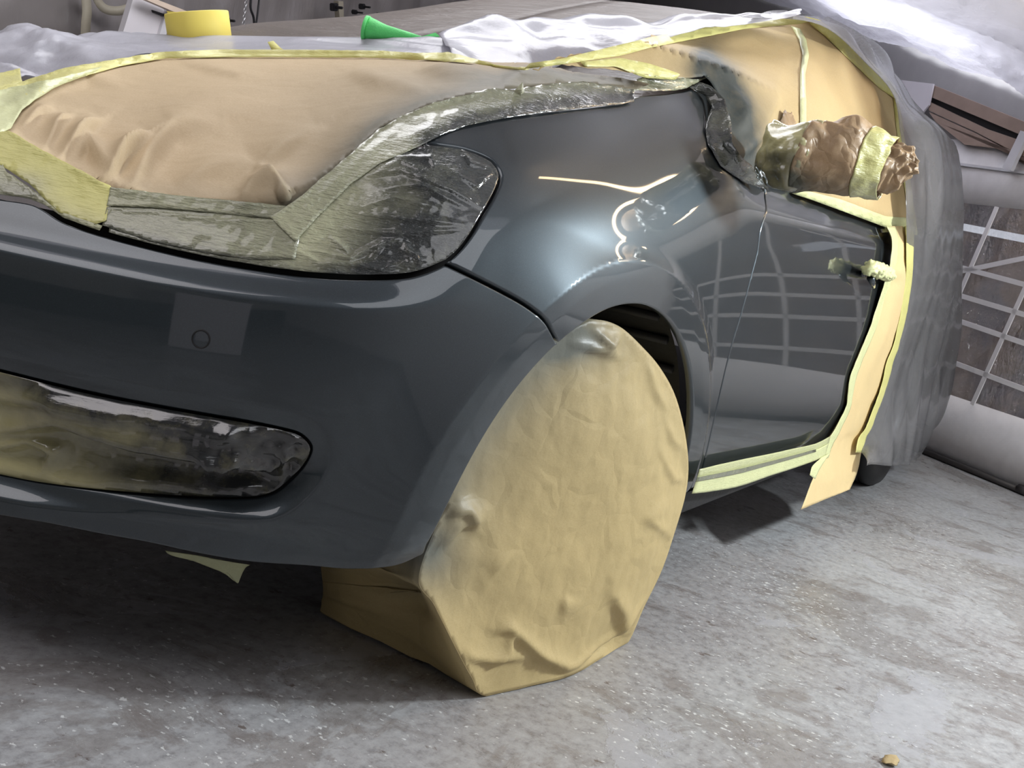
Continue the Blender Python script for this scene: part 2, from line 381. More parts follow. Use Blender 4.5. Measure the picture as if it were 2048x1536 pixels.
GRILLE = catmull([(-1.5,.452),(-1.2,.453),(-1.038,.453),(-.9,.449),(-.768,.448),(-.70,.447),(-.656,.444),(-.635,.440),(-.620,.428),(-.617,.415),(-.622,.395),(-.632,.376),(-.648,.355),(-.667,.342),(-.699,.334),(-.75,.327),(-.816,.32),(-.949,.307),(-1.019,.302),(-1.2,.297),(-1.5,.296)], 5)
def seg_dist(S, Z, P):
    d = np.full(S.shape, 1e9)
    for a, b in zip(P[:-1], P[1:]):
        v = b-a; t = np.clip(((S-a[0])*v[0]+(Z-a[1])*v[1])/(v@v+1e-12), 0, 1)
        d = np.minimum(d, np.hypot(S-a[0]-t*v[0], Z-a[1]-t*v[1]))
    return d
def inside(S, Z, P):
    r = np.zeros(S.shape, bool); n = len(P)
    for i in range(n):
        a, b = P[i], P[(i+1) % n]
        if a[1] == b[1]: continue
        c = (a[1] > Z) != (b[1] > Z)
        r ^= c & (S < (b[0]-a[0])*(Z-a[1])/(b[1]-a[1])+a[0])
    return r
def field(s, z):
    s = np.asarray(s, float); z = np.asarray(z, float)
    fi = np.clip((s-GS[0])/(GS[1]-GS[0]), 0, len(GS)-1.001); fz = np.clip((z-GZ[0])/(GZ[1]-GZ[0]), 0, len(GZ)-1.001)
    i = fi.astype(int); j = fz.astype(int); a = fi-i; b = fz-j
    def bw(t): return ((1-t)**3/6, (3*t**3-6*t*t+4)/6, (-3*t**3+3*t*t+3*t+1)/6, t**3/6)
    wa, wb = bw(a), bw(b); d = 0
    for k in range(4):
        ik = np.clip(i+k-1, 0, len(GS)-1)
        for l in range(4): d = d+wa[k]*wb[l]*DG[ik, np.clip(j+l-1, 0, len(GZ)-1)]
    d = d+np.where(z > GZ[-1], (z-GZ[-1])*-1.5, 0)
    rr = np.hypot(s-ARC_C[0], z-ARC_C[1]); th = np.arctan2(z-ARC_C[1], s-ARC_C[0]); th = np.where(th < -pi/2, th+2*pi, th)
    e = rr-arch_r(th)
    ft2 = sstep(1.76, 2.14, th); fw_ = .030+.074*ft2
    fl_ = np.where(e > .071, np.clip((.071+fw_-e)/fw_, 0, 1)**2, np.where(e > .043, 1.0-.12*(.071-e)/.028, .88-.42*(.043-e)/.043))
    d = d+(.0055+.009*ft2)*fl_*sstep(-.7, -.05, th)*sstep(pi+.75, pi+.1, th)*np.where(s < .9, 1, 0)
    near = (s < -.55) & (z < .50) & (z > .26)
    if np.any(near):
        gd = seg_dist(s, z, GRILLE); ins = inside(s, z, GRILLE); bot = sstep(.44, .36, z)
        k = np.where(ins, 1.0, np.clip(1-gd/.028, 0, 1)**1.3)
        d = np.where(near, d-k*(.006+.024*bot), d)
    return d
def body(s, z):
    s = np.asarray(s, float); z = np.asarray(z, float)
    xy = bs_pt(s)+bs_n(s)*field(s, z)[..., None]; return np.concatenate([xy, z[..., None]], -1)
def body_n(s, z, e=.003):
    a = body(s+e, z)-body(s-e, z); b = body(s, z+e)-body(s, z-e); n = np.cross(a, b); return n/np.linalg.norm(n, axis=-1, keepdims=True)
def grid_faces(nr, nc, closed_c=False):
    F = []
    for r in range(nr-1):
        for c in range(nc if closed_c else nc-1):
            c2 = (c+1) % nc; F.append((r*nc+c, r*nc+c2, (r+1)*nc+c2, (r+1)*nc+c))
    return F
class Support:
    def __init__(s, parts):
        V, F = [], []; n = 0
        for v, f in parts:
            V += [tuple(p) for p in v]; F += [tuple(i+n for i in q) for q in f]; n += len(v)
        s.b = BVHTree.FromPolygons(V, F)
    def cast(s, px, py, far=None):
        d = Vector(ray(px, py)); d.normalize(); h = s.b.ray_cast(Vector(CAM), d); return h
_s, _z = np.meshgrid(np.linspace(-2.35, 3.9, 520), np.linspace(.2, 1.12, 116), indexing='ij')
_bodyV = body(_s.ravel(), _z.ravel()); _bodyF = grid_faces(520, 116)
SUP_BODY = Support([(_bodyV, _bodyF)])
def hit_sz(pts):
    out = []
    for x, y in pts:
        h = SUP_BODY.cast(x, y)
        if h[0] is None: print('MISS', x, y); continue
        i = np.argmin((BP[:, 0]-h[0].x)**2+(BP[:, 1]-h[0].y)**2); s = BS[i]
        v = np.array([h[0].x, h[0].y])-BP[i]; out.append((s+v@BT[i], h[0].z))
    return np.array(out)
def cdt(outline, holes, grid):
    vs_, es = [], []
    for loop in [outline]+holes:
        n0 = len(vs_); vs_ += [Vector((float(a), float(b))) for a, b in loop]; m = len(loop)
        es += [(n0+i, n0+(i+1) % m) for i in range(m)]
    vs_ += [Vector((float(a), float(b))) for a, b in grid]
    r = delaunay_2d_cdt(vs_, es, [], 2 if holes else 1, 1e-6)
    V = np.array([(v.x, v.y) for v in r[0]]); F = [tuple(f) for f in r[2]]
    if holes:
        cen = np.array([V[list(f)].mean(0) for f in F]); keep = inside(cen[:, 0], cen[:, 1], np.array(outline))
        for h in holes: keep &= ~inside(cen[:, 0], cen[:, 1], np.array(h))
        F = [f for f, k in zip(F, keep) if k]
    used = sorted({i for f in F for i in f}); mp = {u: i for i, u in enumerate(used)}
    return V[used], [tuple(mp[i] for i in f) for f in F]
def inset(P, d):
    P = np.asarray(P, float); a = np.roll(P, 1, 0); b = np.roll(P, -1, 0); t = b-a; t /= np.linalg.norm(t, axis=1)[:, None]+1e-12
    n = np.stack([-t[:, 1], t[:, 0]], 1); ar = .5*np.sum(P[:, 0]*np.roll(P[:, 1], -1)-np.roll(P[:, 0], -1)*P[:, 1])
    return P+n*d*(1 if ar > 0 else -1)
def grid_in(P, step, margin, holes=()):
    mn, mx = P.min(0), P.max(0); xs = np.arange(mn[0], mx[0], step); ys = np.arange(mn[1], mx[1], step*.866)
    X, Y = np.meshgrid(xs, ys); X = X+(np.arange(len(ys)) % 2)[:, None]*step*.5; X, Y = X.ravel(), Y.ravel()
    k = inside(X, Y, P); Pc = np.vstack([P, P[:1]]); X, Y = X[k], Y[k]; k = seg_dist(X, Y, Pc) > margin
    for h in holes: hc = np.vstack([h, h[:1]]); k &= ~inside(X, Y, h) & (seg_dist(X, Y, hc) > margin)
    return np.stack([X[k], Y[k]], 1)
def panel(name, outline, mat, parent, step=.007, gap=.0018, holes=(), off=0.0, lip=.014, hrings=()):
    """a pressed panel cut out of the body surface, its edges turned in"""
    P = resample(inset(outline, gap), step, True); H = [resample(inset(h, -.0008), step, True) for h in holes]
    ring = [inset(P, .0028)]+[inset(h, -.0028) for h in H]+[inset(h, -q) for h in H for q in hrings]
    gi = grid_in(P, step, .0055, H)
    if hrings: gi = gi[np.min([seg_dist(gi[:, 0], gi[:, 1], np.vstack([h, h[:1]])) for h in H], 0) > hrings[-1]+step*.5]
    G = np.vstack(ring+[gi])
    V2, F = cdt(P, H, G)
    Pn = np.vstack([P, P[:1]]); e = seg_dist(V2[:, 0], V2[:, 1], Pn)
    for h in H: e = np.minimum(e, seg_dist(V2[:, 0], V2[:, 1], np.vstack([h, h[:1]])))
    X = body(V2[:, 0], V2[:, 1]); Nn = body_n(V2[:, 0], V2[:, 1])
    drop = np.where(e < .001, .0016, 0.0)
    X = X+Nn*(off-drop)[:, None] if np.ndim(off) else X+Nn*(off-drop[:, None])
    me_edges = {}
    for f in F:
        for a, b in zip(f, f[1:]+f[:1]): me_edges[(min(a, b), max(a, b))] = me_edges.get((min(a, b), max(a, b)), 0)+1
    bed = [(a, b) for f in F for a, b in zip(f, f[1:]+f[:1]) if me_edges[(min(a, b), max(a, b))] == 1]
    bv = sorted({i for e2 in bed for i in e2}); n0 = len(X); mp = {b: n0+i for i, b in enumerate(bv)}
    X2 = np.vstack([X, X[bv]-Nn[bv]*lip]); F2 = F+[(b, a, mp[a], mp[b]) for a, b in bed]
    o = mesh_obj(name, X2, F2, mat, parent)
    NN = np.vstack([Nn, Nn[bv]]); me = o.data
    # normals of the pressed surface, edge normals leaning outwards
    tilt = {}
    for a, b in bed:
        t = X[b]-X[a]; ou = np.cross(t, Nn[a]); ou /= np.linalg.norm(ou)+1e-12
        for i in (a, b): tilt[i] = tilt.get(i, 0)+ou
    for i, ou in tilt.items():
        ou = ou/(np.linalg.norm(ou)+1e-12); NN[i] = Nn[i]*.75+ou*.65; NN[mp[i]] = ou
    NN /= np.linalg.norm(NN, axis=1)[:, None]
    me.normals_split_custom_set_from_vertices([tuple(map(float, q)) for q in NN])
    return o, V2

# ------------------------------------------------------------------ nets and patches
def net(rows, nu=6, nv=6):
    R = np.array(rows, float)
    A = np.stack([catmull(r, nu) for r in R]); B = np.stack([catmull(A[:, c], nv) for c in range(A.shape[1])], 1); return B
def net_mesh(B): return B.reshape(-1, 3), grid_faces(B.shape[0], B.shape[1])
def net_obj(name, B, mat, parent=None, disp=None, th=0, flip=None):
    V, F = net_mesh(B); o = mesh_obj(name, V, F, mat, parent)
    Nn = vnormals(o)
    side = np.sum(Nn*(CAM-V), 1).mean()
    if side < 0:
        o.data.flip_normals(); o.data.update(); Nn = vnormals(o)
    if disp is not None: setverts(o, V+Nn*disp(V, proj(V))[:, None])
    if th: solid(o, th)
    return o
def smooth_t(t, F, n, it, lo=None):
    src = np.array([(f[i], f[(i+1) % len(f)]) for f in F for i in range(len(f))]); 
    a = np.concatenate([src[:, 0], src[:, 1]]); b = np.concatenate([src[:, 1], src[:, 0]])
    cnt = np.bincount(a, minlength=n)
    for _ in range(it):
        t = .5*t+.5*np.bincount(a, t[b], n)/np.maximum(cnt, 1)
        if lo is not None: t = np.minimum(t, lo)
    return t
def patch(name, poly, sup, mat, parent=None, step=10, off=.003, disp=None, it=3, th=.0008, spray=None, smooth_poly=0, lift=0.0):
    """a sheet lying on the surfaces of `sup`, cut to an outline, stretched over their steps"""
    P = np.asarray(poly, float)
    if smooth_poly: P = catmull(P, smooth_poly, True)
    P = resample(P, step*.8, True); G = grid_in(P, step, step*.45)
    V2, F = cdt(P, [], G); n = len(V2); t = np.full(n, np.nan)
    for i, (x, y) in enumerate(V2):
        h = sup.cast(x, y)
        if h[0] is not None: t[i] = h[3]
    bad = np.isnan(t)
    if bad.all(): print('patch missed', name); return None
    if bad.any():
        good = np.where(~bad)[0]
        for i in np.where(bad)[0]: t[i] = t[good[np.argmin(((V2[good]-V2[i])**2).sum(1))]]
    lo = t.copy(); t = smooth_t(t, F, n, it, lo if not bad.any() else np.where(bad, 99, lo))
    D = np.array([ray(x, y) for x, y in V2]); D /= np.linalg.norm(D, axis=1)[:, None]
    X = CAM+D*t[:, None]
    o = mesh_obj(name, X, F, mat, parent); Nn = vnormals(o)
    if np.sum(Nn*D, 1).mean() > 0: o.data.flip_normals(); o.data.update(); Nn = vnormals(o)
    Ns = Nn.copy(); k = np.sum(Ns*D, 1); Ns = Ns-D*np.maximum(k+.15, 0)[:, None]; Ns /= np.linalg.norm(Ns, axis=1)[:, None]
    a = np.full(n, off) if disp is None else off+disp(X, V2)
    setverts(o, X+Ns*a[:, None]-D*lift)
    if spray is not None: set_attr(o, 'spray', np.clip(spray(V2), 0, 1))
    if th: solid(o, th)
    return o
def folds(list_):
    """creases: (polyline, height m, sharp-side width, soft-side width) in picture pixels of the sheet's own drawing"""
    def f(X, V2):
        d = np.zeros(len(V2))
        for P, h, w1, w2 in list_:
            P = np.array(P, float); best = np.full(len(V2), 1e9); sg = np.zeros(len(V2)); tt = np.zeros(len(V2)); L = len(P)-1
            for k, (a, b) in enumerate(zip(P[:-1], P[1:])):
                v = b-a; t = np.clip(((V2-a) @ v)/(v@v), 0, 1); q = V2-a-t[:, None]*v; r = np.hypot(q[:, 0], q[:, 1]); m = r < best
                best = np.where(m, r, best); sg = np.where(m, np.sign(v[0]*q[:, 1]-v[1]*q[:, 0]), sg); tt = np.where(m, (k+t)/L, tt)
            env = np.sin(pi*np.clip(tt*.86+.07, 0, 1))
            d += h*env*np.where(sg > 0, np.exp(-(best/w1)**2), np.exp(-(best/w2)**1.3))
        return d
    return f
def pd(V2, P):
    P = np.array(P, float); return seg_dist(V2[:, 0], V2[:, 1], P)
def wr(scale, amp, seed=0, octv=3): return lambda X, V2: amp*ridged(X*scale, seed, octv)
def wf(scale, amp, seed=0): return lambda X, V2: amp*fbm(X*scale, seed)
def add(*fs): return lambda X, V2: sum(f(X, V2) for f in fs)

# ================================================================== THE ROOM
fl = mesh_obj('floor', [(-6, -6, 0), (9, -6, 0), (9, 6, 0), (-6, 6, 0)], [(0, 1, 2, 3)], FLOORM, smooth=False); tag(fl, kind='structure')
def wavy(name, o, du, dv, nu, nv, mat, amp, seed, sc=(1, 1), ridg=True):
    o, du, dv = (np.array(a, float) for a in (o, du, dv)); n = np.cross(du, dv); n /= np.linalg.norm(n)
    A, B = np.meshgrid(np.linspace(0, 1, nu), np.linspace(0, 1, nv), indexing='ij')
    P = o+A[..., None]*du+B[..., None]*dv
    q = np.stack([A*np.linalg.norm(du)*sc[0], B*np.linalg.norm(dv)*sc[1], np.full_like(A, seed)], -1)
    d = amp*(ridged(q, seed) if ridg else fbm(q, seed)); P = P+n*d[..., None]
    return tag(mesh_obj(name, P.reshape(-1, 3), grid_faces(nu, nv), mat), kind='structure')
WO = np.array([3.733, .065, 0]); WU = np.array([-.364, -.471, 0]); WU /= np.linalg.norm(WU); WNn = np.array([-WU[1], WU[0], 0])
if (CAM-WO) @ WNn < 0: WNn = -WNn
def wp(u, z, off=0.0): return WO+WU*u+np.array([0, 0, z])+WNn*off
def wpx(px, py, off=0.0):
    P = at_plane(px, py, WO+WNn*off, WNn); return (P-WO) @ WU, P[2]
wl_ = wavy('wall_left', (-2, 3.25, 0), (9, 0, 0), (0, 0, 2.6), 420, 110, PL_WALL, .05, 3, (1.4, .9))
V_ = verts(wl_); setverts(wl_, V_+np.array([0, 1, 0])*(.05*crumple(V_*np.array([1, 1, .5]), 15, 9, 2.2)+.02*crumple(V_*np.array([1, 1, .6]), 16, 9, 6))[:, None])
wavy('wall_back', (-4.6, 4, 0), (0, -8, 0), (0, 0, 2.6), 30, 12, simple('grey_back_wall', (.46, .45, .43), .8, nscale=2, namt=.15), .01, 5)
tag(box('trim_1', (.06, 7.4, .24), (-4.5, 0, .12), simple('dark_green_dado', (.03, .045, .04), .7, nscale=3)), kind='structure')
wavy('wall_right', (6, -3.5, 0), (-11, 0, 0), (0, 0, 2.6), 60, 14, CANVAS, .02, 6)
wavy('ceiling', (-5, -5, 2.55), (0, 10, 0), (13, 0, 0), 60, 80, PL_CEIL, .05, 9, (.7, .7))
# far canvas wall with a vinyl window
def wall_piece(name, u0, u1, z0, z1, mat, off=0.0, th=.012, parent=None):
    nu, nz = max(2, int((u1-u0)/.08)), max(2, int((z1-z0)/.08))
    A, B = np.meshgrid(np.linspace(u0, u1, nu), np.linspace(z0, z1, nz), indexing='ij')
    P = WO+A[..., None]*WU+np.stack([0*A, 0*A, B], -1)+WNn*(off+.006*fbm(np.stack([A*5, B*5, 0*A], -1), 4))[..., None]
    o = mesh_obj(name, P.reshape(-1, 3), grid_faces(nu, nz), mat, parent); solid(o, th); return o
far = tag(wall_piece('wall_far', -4.2, 4.6, .0, .30, CANVAS), kind='structure')
wall_piece('valance', -4.2, 4.6, 1.17, 1.46, CANVAS, parent=far)
wall_piece('upper_canvas', -4.2, 4.6, 1.46, 2.6, CANVAS_D, parent=far, off=-.05)
wall_piece('blind_panel', -4.2, -.62, .30, 1.17, CANVAS, parent=far)
wall_piece('blind_panel', 1.75, 4.6, .30, 1.17, CANVAS, parent=far)
win = bpy.data.objects.new('window_1', None); COL.objects.link(win); tag(win, kind='structure')
m, nt, out = mat_new('window_vinyl')
gl = nd(nt, 'ShaderNodeBsdfGlossy'); gl.inputs['Roughness'].default_value = .06
nt.links.new(bump(nt, math_(nt, 'ADD', noise(nt, 9, 6, .65, stretch=(2.2, 2.2, .5), dist=1.2), math_(nt, 'MULTIPLY', noise(nt, 45, 3), .5)), 1.0, .08), gl.inputs['Normal'])
trn = nd(nt, 'ShaderNodeBsdfTransparent'); trn.inputs[0].default_value = (.88, .86, .86, 1)
ms = nd(nt, 'ShaderNodeMixShader'); ms.inputs[0].default_value = .24
nt.links.new(trn.outputs[0], ms.inputs[1]); nt.links.new(gl.outputs[0], ms.inputs[2]); nt.links.new(ms.outputs[0], out.inputs[0])
VINYL = m
wall_piece('pane', -.62, 1.75, .29, 1.18, VINYL, off=-.004, th=.0015, parent=win)
def wbar(name, p, q, wd, mat, parent=None, off=.008, th=.006):
    (u0, z0), (u1, z1) = p, q; L = math.hypot(u1-u0, z1-z0); n = max(2, int(L/.1)); t = np.linspace(0, 1, n)
    dx, dz = (u1-u0)/L, (z1-z0)/L; V = []
    for k in t:
        u, z = u0+(u1-u0)*k, z0+(z1-z0)*k
        for sgn in (-1, 1): V.append(wp(u-dz*wd/2*sgn, z+dx*wd/2*sgn, off))
    F = [(2*i, 2*i+1, 2*i+3, 2*i+2) for i in range(n-1)]
    o = mesh_obj(name, V, F, mat, parent, smooth=False); solid(o, th, 0); return o
for z0, z1 in ((.88, .82), (.755, .70), (.65, .57), (.455, .40)): wbar('muntin', (-.62, z0+.03), (1.75, z1-.05), .022, CANVAS, win)
for u in (-.35, -.0, .345, .70, 1.05, 1.4): wbar('muntin', (u+.06, 1.17), (u-.12, .29), .022, CANVAS, win)
wbar('muntin', (-.05, .86), (.9, 1.15), .022, CANVAS, win)
box('outside_wall', (8, .1, 2.2), wp(0, 1.1, -.75), None, win, (0, 0, math.atan2(WU[1], WU[0])), 0).data.materials.append(
    (lambda: (lambda m, nt, out: (principled(nt, out, Base_Color=mix(nt, ramp(nt, noise(nt, 3.5, 5, .6), [(.42, (0, 0, 0)), (.58, (1, 1, 1))]), (.22, .17, .14), (.12, .12, .16)), Roughness=.8), m)[1])(*mat_new('outside_brick')))())
area('outside_lamp', wp(.3, 1.9, -.3), wp(.3, .5, -.6), 1.5, .2, 14, (1, .95, .9))
# fluorescent tube seen through the window
ft = thing('fluorescent_tube', 'long white fluorescent tube glowing behind the plastic window of the far wall', 'lamp')
a, b = wp(-.6, 1.083, -.06), wp(.9, 1.02, -.06)
tube('glass_tube', [a, b], .017, m_emit('tube_glow', (.80, .88, 1), 1.1), ft)
for e, f2 in ((a, 1), (b, -1)): tube('end_cap', [e, e-(b-a)/np.linalg.norm(b-a)*.05*f2], .02, STEEL, ft)
seat(ft, a)
# roof timbers, steel strut and panel above the valance
def wpoly(name, pts, mat, off, th, parent=None):
    V = [wp(*wpx(x, y, off), off) for x, y in pts]; o = mesh_obj(name, V, [tuple(range(len(V)))], mat, parent, smooth=False); solid(o, th, 0); return o
rb = thing('roof_boards', 'brown roof boards with a dark gap above the white far wall', 'boards')
wpoly('board', [(1862, 168), (2110, 268), (2110, 300), (2048, 272), (1934, 224), (1858, 192)], WOOD, .03, .02, rb)
wpoly('board', [(1858, 203), (1908, 227), (1974, 258), (2036, 279), (2110, 312), (2110, 345), (1953, 264), (1861, 222)], WOOD, .03, .02, rb)
wpoly('board', [(1861, 225), (1953, 267), (2110, 349), (2110, 372), (2023, 300), (1932, 290), (1874, 244)], WOOD, .035, .02, rb)
wpoly('dark_gap', [(1855, 185), (2110, 285), (2110, 330), (1855, 210)], BLACKPL, .01, .004, rb)
seat(rb, wp(*wpx(1950, 260), .02))
st = tag(wpoly('steel_strut', [(2044, 262), (2058, 270), (2024, 342), (2008, 336)], STEEL, .06, .02), 'short white steel strut sloping across the brown roof boards', 'strut')
wp_ = tag(wpoly('corner_board', [(1800, 160), (1868, 168), (1859, 210), (1835, 240), (1800, 240)], WHITEBOARD, .05, .01), 'small white board at the end of the brown roof boards', 'board')
wbar('seam_pipe', wpx(1925, 330), wpx(2080, 350), .012, STEEL, far, .02, .012)
(wpoly('grey_cross_board', [(1745, 118), (1880, 128), (2110, 225), (2110, 262), (1868, 160), (1800, 150)], simple('grey_fascia', (.33, .30, .30), .7, nscale=6), .0, .02, rb))
# rail on the floor along the far wall
fr = thing('floor_rail', 'dark steel rail lying on the floor along the far canvas wall', 'rail')
tube('rail', [wp(-.6, .016, .03), wp(0, .016, .03), wp(.63, .016, .03)], .014, DARKSTEEL, fr); tube('end_knob', [wp(.61, .02, .03), wp(.66, .02, .03)], .02, DARKSTEEL, fr)
tube('rail_extension', [wp(.66, .016, .03), wp(2.6, .016, .03)], .014, DARKSTEEL, fr); seat(fr, wp(0, 0, .03))
# drooping ceiling sheet
def W(px, py, off): return at_plane(px, py, WO+WNn*off, WNn)
rows = [[W(x, y-14, .02) for x, y in ((1380, -40), (1560, 10), (1700, 60), (1800, 84), (1900, 124), (1990, 152), (2080, 205), (2180, 265))],
        [W(x, y, .10) for x, y in ((1380, -40), (1560, 8), (1700, 58), (1800, 80), (1900, 118), (1990, 148), (2080, 200), (2180, 260))],
        [W(x, y, .30) for x, y in ((1380, -70), (1560, -20), (1690, 40), (1800, 58), (1900, 90), (1990, 118), (2080, 160), (2180, 215))],
        [W(x, y, .65) for x, y in ((1380, -100), (1560, -50), (1690, 10), (1800, 22), (1900, 45), (1990, 66), (2080, 96), (2180, 130))],
        [W(x, y, 1.1) for x, y in ((1380, -130), (1560, -90), (1690, -40), (1800, -20), (1900, 2), (1990, 18), (2080, 40), (2180, 60))],
        [W(x, y, 1.7) for x, y in ((1380, -200), (1560, -170), (1690, -130), (1800, -110), (1900, -90), (1990, -80), (2080, -70), (2180, -60))]]
B = net(rows, 10, 10)
dr = net_obj('ceiling_drape', B, PL_CEIL, None, lambda V, p: .03*ridged(V*np.array([3., 2, 3]), 11)+.012*ridged(V*9, 12))
tag(dr, 'shiny white plastic sheet sagging from the ceiling above the far wall', 'plastic sheet')
L_DRAPE = W(1850, 0, 1.0)

# ================================================================== THE CAR
car = thing('car', 'dark metallic grey car masked with paper, tape and plastic for respraying', 'car')
G_PX = [(0,393),(60,402),(90,415),(130,440),(200,465),(300,492),(400,515),(500,533),(600,547),(700,554),(790,553),(840,545),(890,525)]
GAP_PX = [(890,525),(945,552),(1000,580),(1050,608),(1090,640),(1103,660),(1117,683)]
ARCHB_PX = [(1117,683),(1072,729),(1039,770),(996,822),(971,865),(937,928),(903,1004),(878,1055),(855,1094)]
BOT_PX = [(840,1112),(800,1133),(740,1142),(680,1142),(600,1135),(500,1128),(400,1112),(300,1090),(200,1072),(100,1052),(0,1035)]
LAMP_PX = [(890,525),(930,485),(965,430),(990,385),(1001,355),(997,337),(977,318),(930,300),(880,292),(845,288)]
FTOP_PX = [(845,288),(862,266),(900,248),(950,238),(1020,226),(1100,216),(1180,208),(1240,200),(1275,188),(1340,182),(1378,174),(1412,152)]
FREAR_PX = [(1426,150),(1440,195),(1450,245),(1456,295),(1480,335),(1505,360),(1531,381)]
DGAP_PX = [(1531,381),(1524,450),(1515,505),(1501,560),(1482,630),(1461,700),(1443,775),(1426,850),(1412,910),(1398,965),(1386,985)]
ARCHF_PX = [(1380,960),(1375,890),(1386,831),(1389,767),(1377,704),(1360,682),(1340,655),(1320,636),(1300,622),(1280,614),(1255,611),(1228,616),(1200,628),(1175,641),(1150,655),(1117,683)]
def arch_pts(s0, s1, n):
    out = []
    for th in np.linspace(s0, s1, n): r = float(arch_r(th)); out.append((ARC_C[0]+r*cos(th), ARC_C[1]+r*sin(th)))
    return np.array(out)
G = hit_sz(G_PX); GAP = hit_sz(GAP_PX); BOT = hit_sz(BOT_PX); LAMP = hit_sz(LAMP_PX); FTOP = hit_sz(FTOP_PX); FREAR = hit_sz(FREAR_PX); DG_ = hit_sz(DGAP_PX)
def sm(P, n=5): return catmull(P, n)
thg = math.atan2(GAP[-1, 1]-ARC_C[1], GAP[-1, 0]-ARC_C[0]); GAP[-1] = (ARC_C[0]+arch_r(thg)*cos(thg), ARC_C[1]+arch_r(thg)*sin(thg))
archB = arch_pts(thg, pi+.02, 24); archF = arch_pts(-.04, thg, 60)
BOT = np.vstack([[archB[-1]+[.004, -.018]], BOT[1:]])
bump_out = np.vstack([[(-2.2, .25), (-2.2, .66), (-1.6, .672), (-1.25, .675)], sm(G), sm(GAP)[1:], archB[1:], sm(BOT)])
o, V2 = panel('front_bumper', bump_out, PAINT, car, .0056, gap=.0034, holes=[GRILLE[GRILLE[:, 0] > -2]], hrings=(.006, .0095, .013, .0165, .020, .0235, .027, .0305))
BUMPER = o
fend_out = np.vstack([sm(LAMP), sm(FTOP)[1:], sm(FREAR), sm(DG_)[1:-1], [[archF[0][0]+.05, archF[0][1]-.012]], archF, sm(GAP)[::-1][1:-1]])
o, V2 = panel('front_fender', fend_out, PAINT, car, .0065, gap=.0030)
door_out = np.vstack([sm(DG_)[:-1], [(.40, .283), (1.62, .283), (1.635, .45), (1.64, .62), (1.63, .80), (1.61, .935), (1.0, .938), (.55, .938)]])
o, V2 = panel('front_door', door_out, PAINT, car, .011)
o, V2 = panel('rear_quarter_panel', np.array([(1.622, .283), (2.22, .283), (2.235, .42), (2.33, .57), (2.46, .64), (2.58, .66), (2.7, .64), (2.83, .57), (2.92, .42), (2.93, .28), (3.35, .28), (3.9, .3), (3.9, .95), (3.0, .98), (1.615, .938), (1.64, .62)]), PAINT, car, .03)
# dark structure behind the panels
ss, zz = np.meshgrid(np.r_[np.linspace(-2.2, .6, 150), np.linspace(.64, 3.9, 40)], np.linspace(.29, .98, 60), indexing='ij')
IV = body(ss.ravel(), zz.ravel())-body_n(ss.ravel(), zz.ravel())*.022; IF = []
fd_ = field(ss, zz).ravel()
e = np.minimum(np.hypot(ss-ARC_C[0], zz-ARC_C[1])-.385, np.hypot(ss-2.58, zz-.30)-.36).ravel()
IF = [f for f in grid_faces(*ss.shape) if min(e[i] for i in f) > 0 and min(fd_[i] for i in f) > -.17 and max(IV[i][2] for i in f) < np.interp(IV[f[0]][0], [-.85, -.6, -.45, -.2, .2, .4], [.66, .69, .78, .86, .94, .93])]
mesh_obj('inner_shell', IV, IF, BLACK, car)
def well(name, cx, cz, r, y0, y1):
    th = np.linspace(.03, pi-.03, 30); V = []; 
    for y, k in ((y0, 1.0), (y1, .97)):
        for t in th:
            x = cx+r*k*cos(t); yb = float(bs_pt(np.array([x]))[0][1])+.03
            V.append((x, max(y, yb) if y == y0 else y, cz+r*k*sin(t)))
    n = len(th); F = [(i, i+1, n+i+1, n+i) for i in range(n-1)]; V.append((cx, y1, cz)); F += [(n+i, n+i+1, 2*n) for i in range(n-1)]
    return mesh_obj(name, V, F, DARKPL, car)
well('wheel_arch_liner', ARC_C[0]+.012, ARC_C[1], .388, .022, .42); well('wheel_arch_liner', 2.58, .30, .36, .04, .42)
for t in np.linspace(.25, 1.3, 6): tube('liner_rib', [(ARC_C[0]+.39*cos(t), .03, ARC_C[1]+.385*sin(t)), (ARC_C[0]+.385*cos(t), .36, ARC_C[1]+.38*sin(t))], .008, DARKPL, car, 6)
mesh_obj('underbody', [(-.7, .45, .27), (-.4, .14, .27), (-.42, 1.66, .27), (-.7, 1.35, .27), (3.1, .1, .27), (3.1, 1.7, .27)], [(0, 1, 4, 5, 2, 3)], BLACK, car)
sv = []
for x in np.linspace(.36, 2.2, 20): sv += [(x, -.002, .284), (x, .006, .235), (x, .05, .20), (x, .16, .195)]
mesh_obj('side_sill', sv, grid_faces(20, 4), DARKPL, car)
# grille opening panel sits behind the film: dark mesh
ps = hit_sz([(402, 678)])[0]
def on_body(s, z, off=0.0): return body(np.array([s]), np.array([z]))[0]+body_n(np.array([s]), np.array([z]))[0]*off
th = np.linspace(0, 2*pi, 32, endpoint=False)
ring = tube('parking_sensor', [on_body(ps[0]+.0108*cos(t), ps[1]+.0115*sin(t), .0004) for t in th], .0011, BLACK, car, 6, True)
V = [on_body(ps[0]+.0092*cos(t), ps[1]+.0098*sin(t), .0006) for t in th]+[on_body(ps[0], ps[1], .0012)]
mesh_obj('sensor_face', V, [(i, (i+1) % 32, 32) for i in range(32)], PAINT, ring)
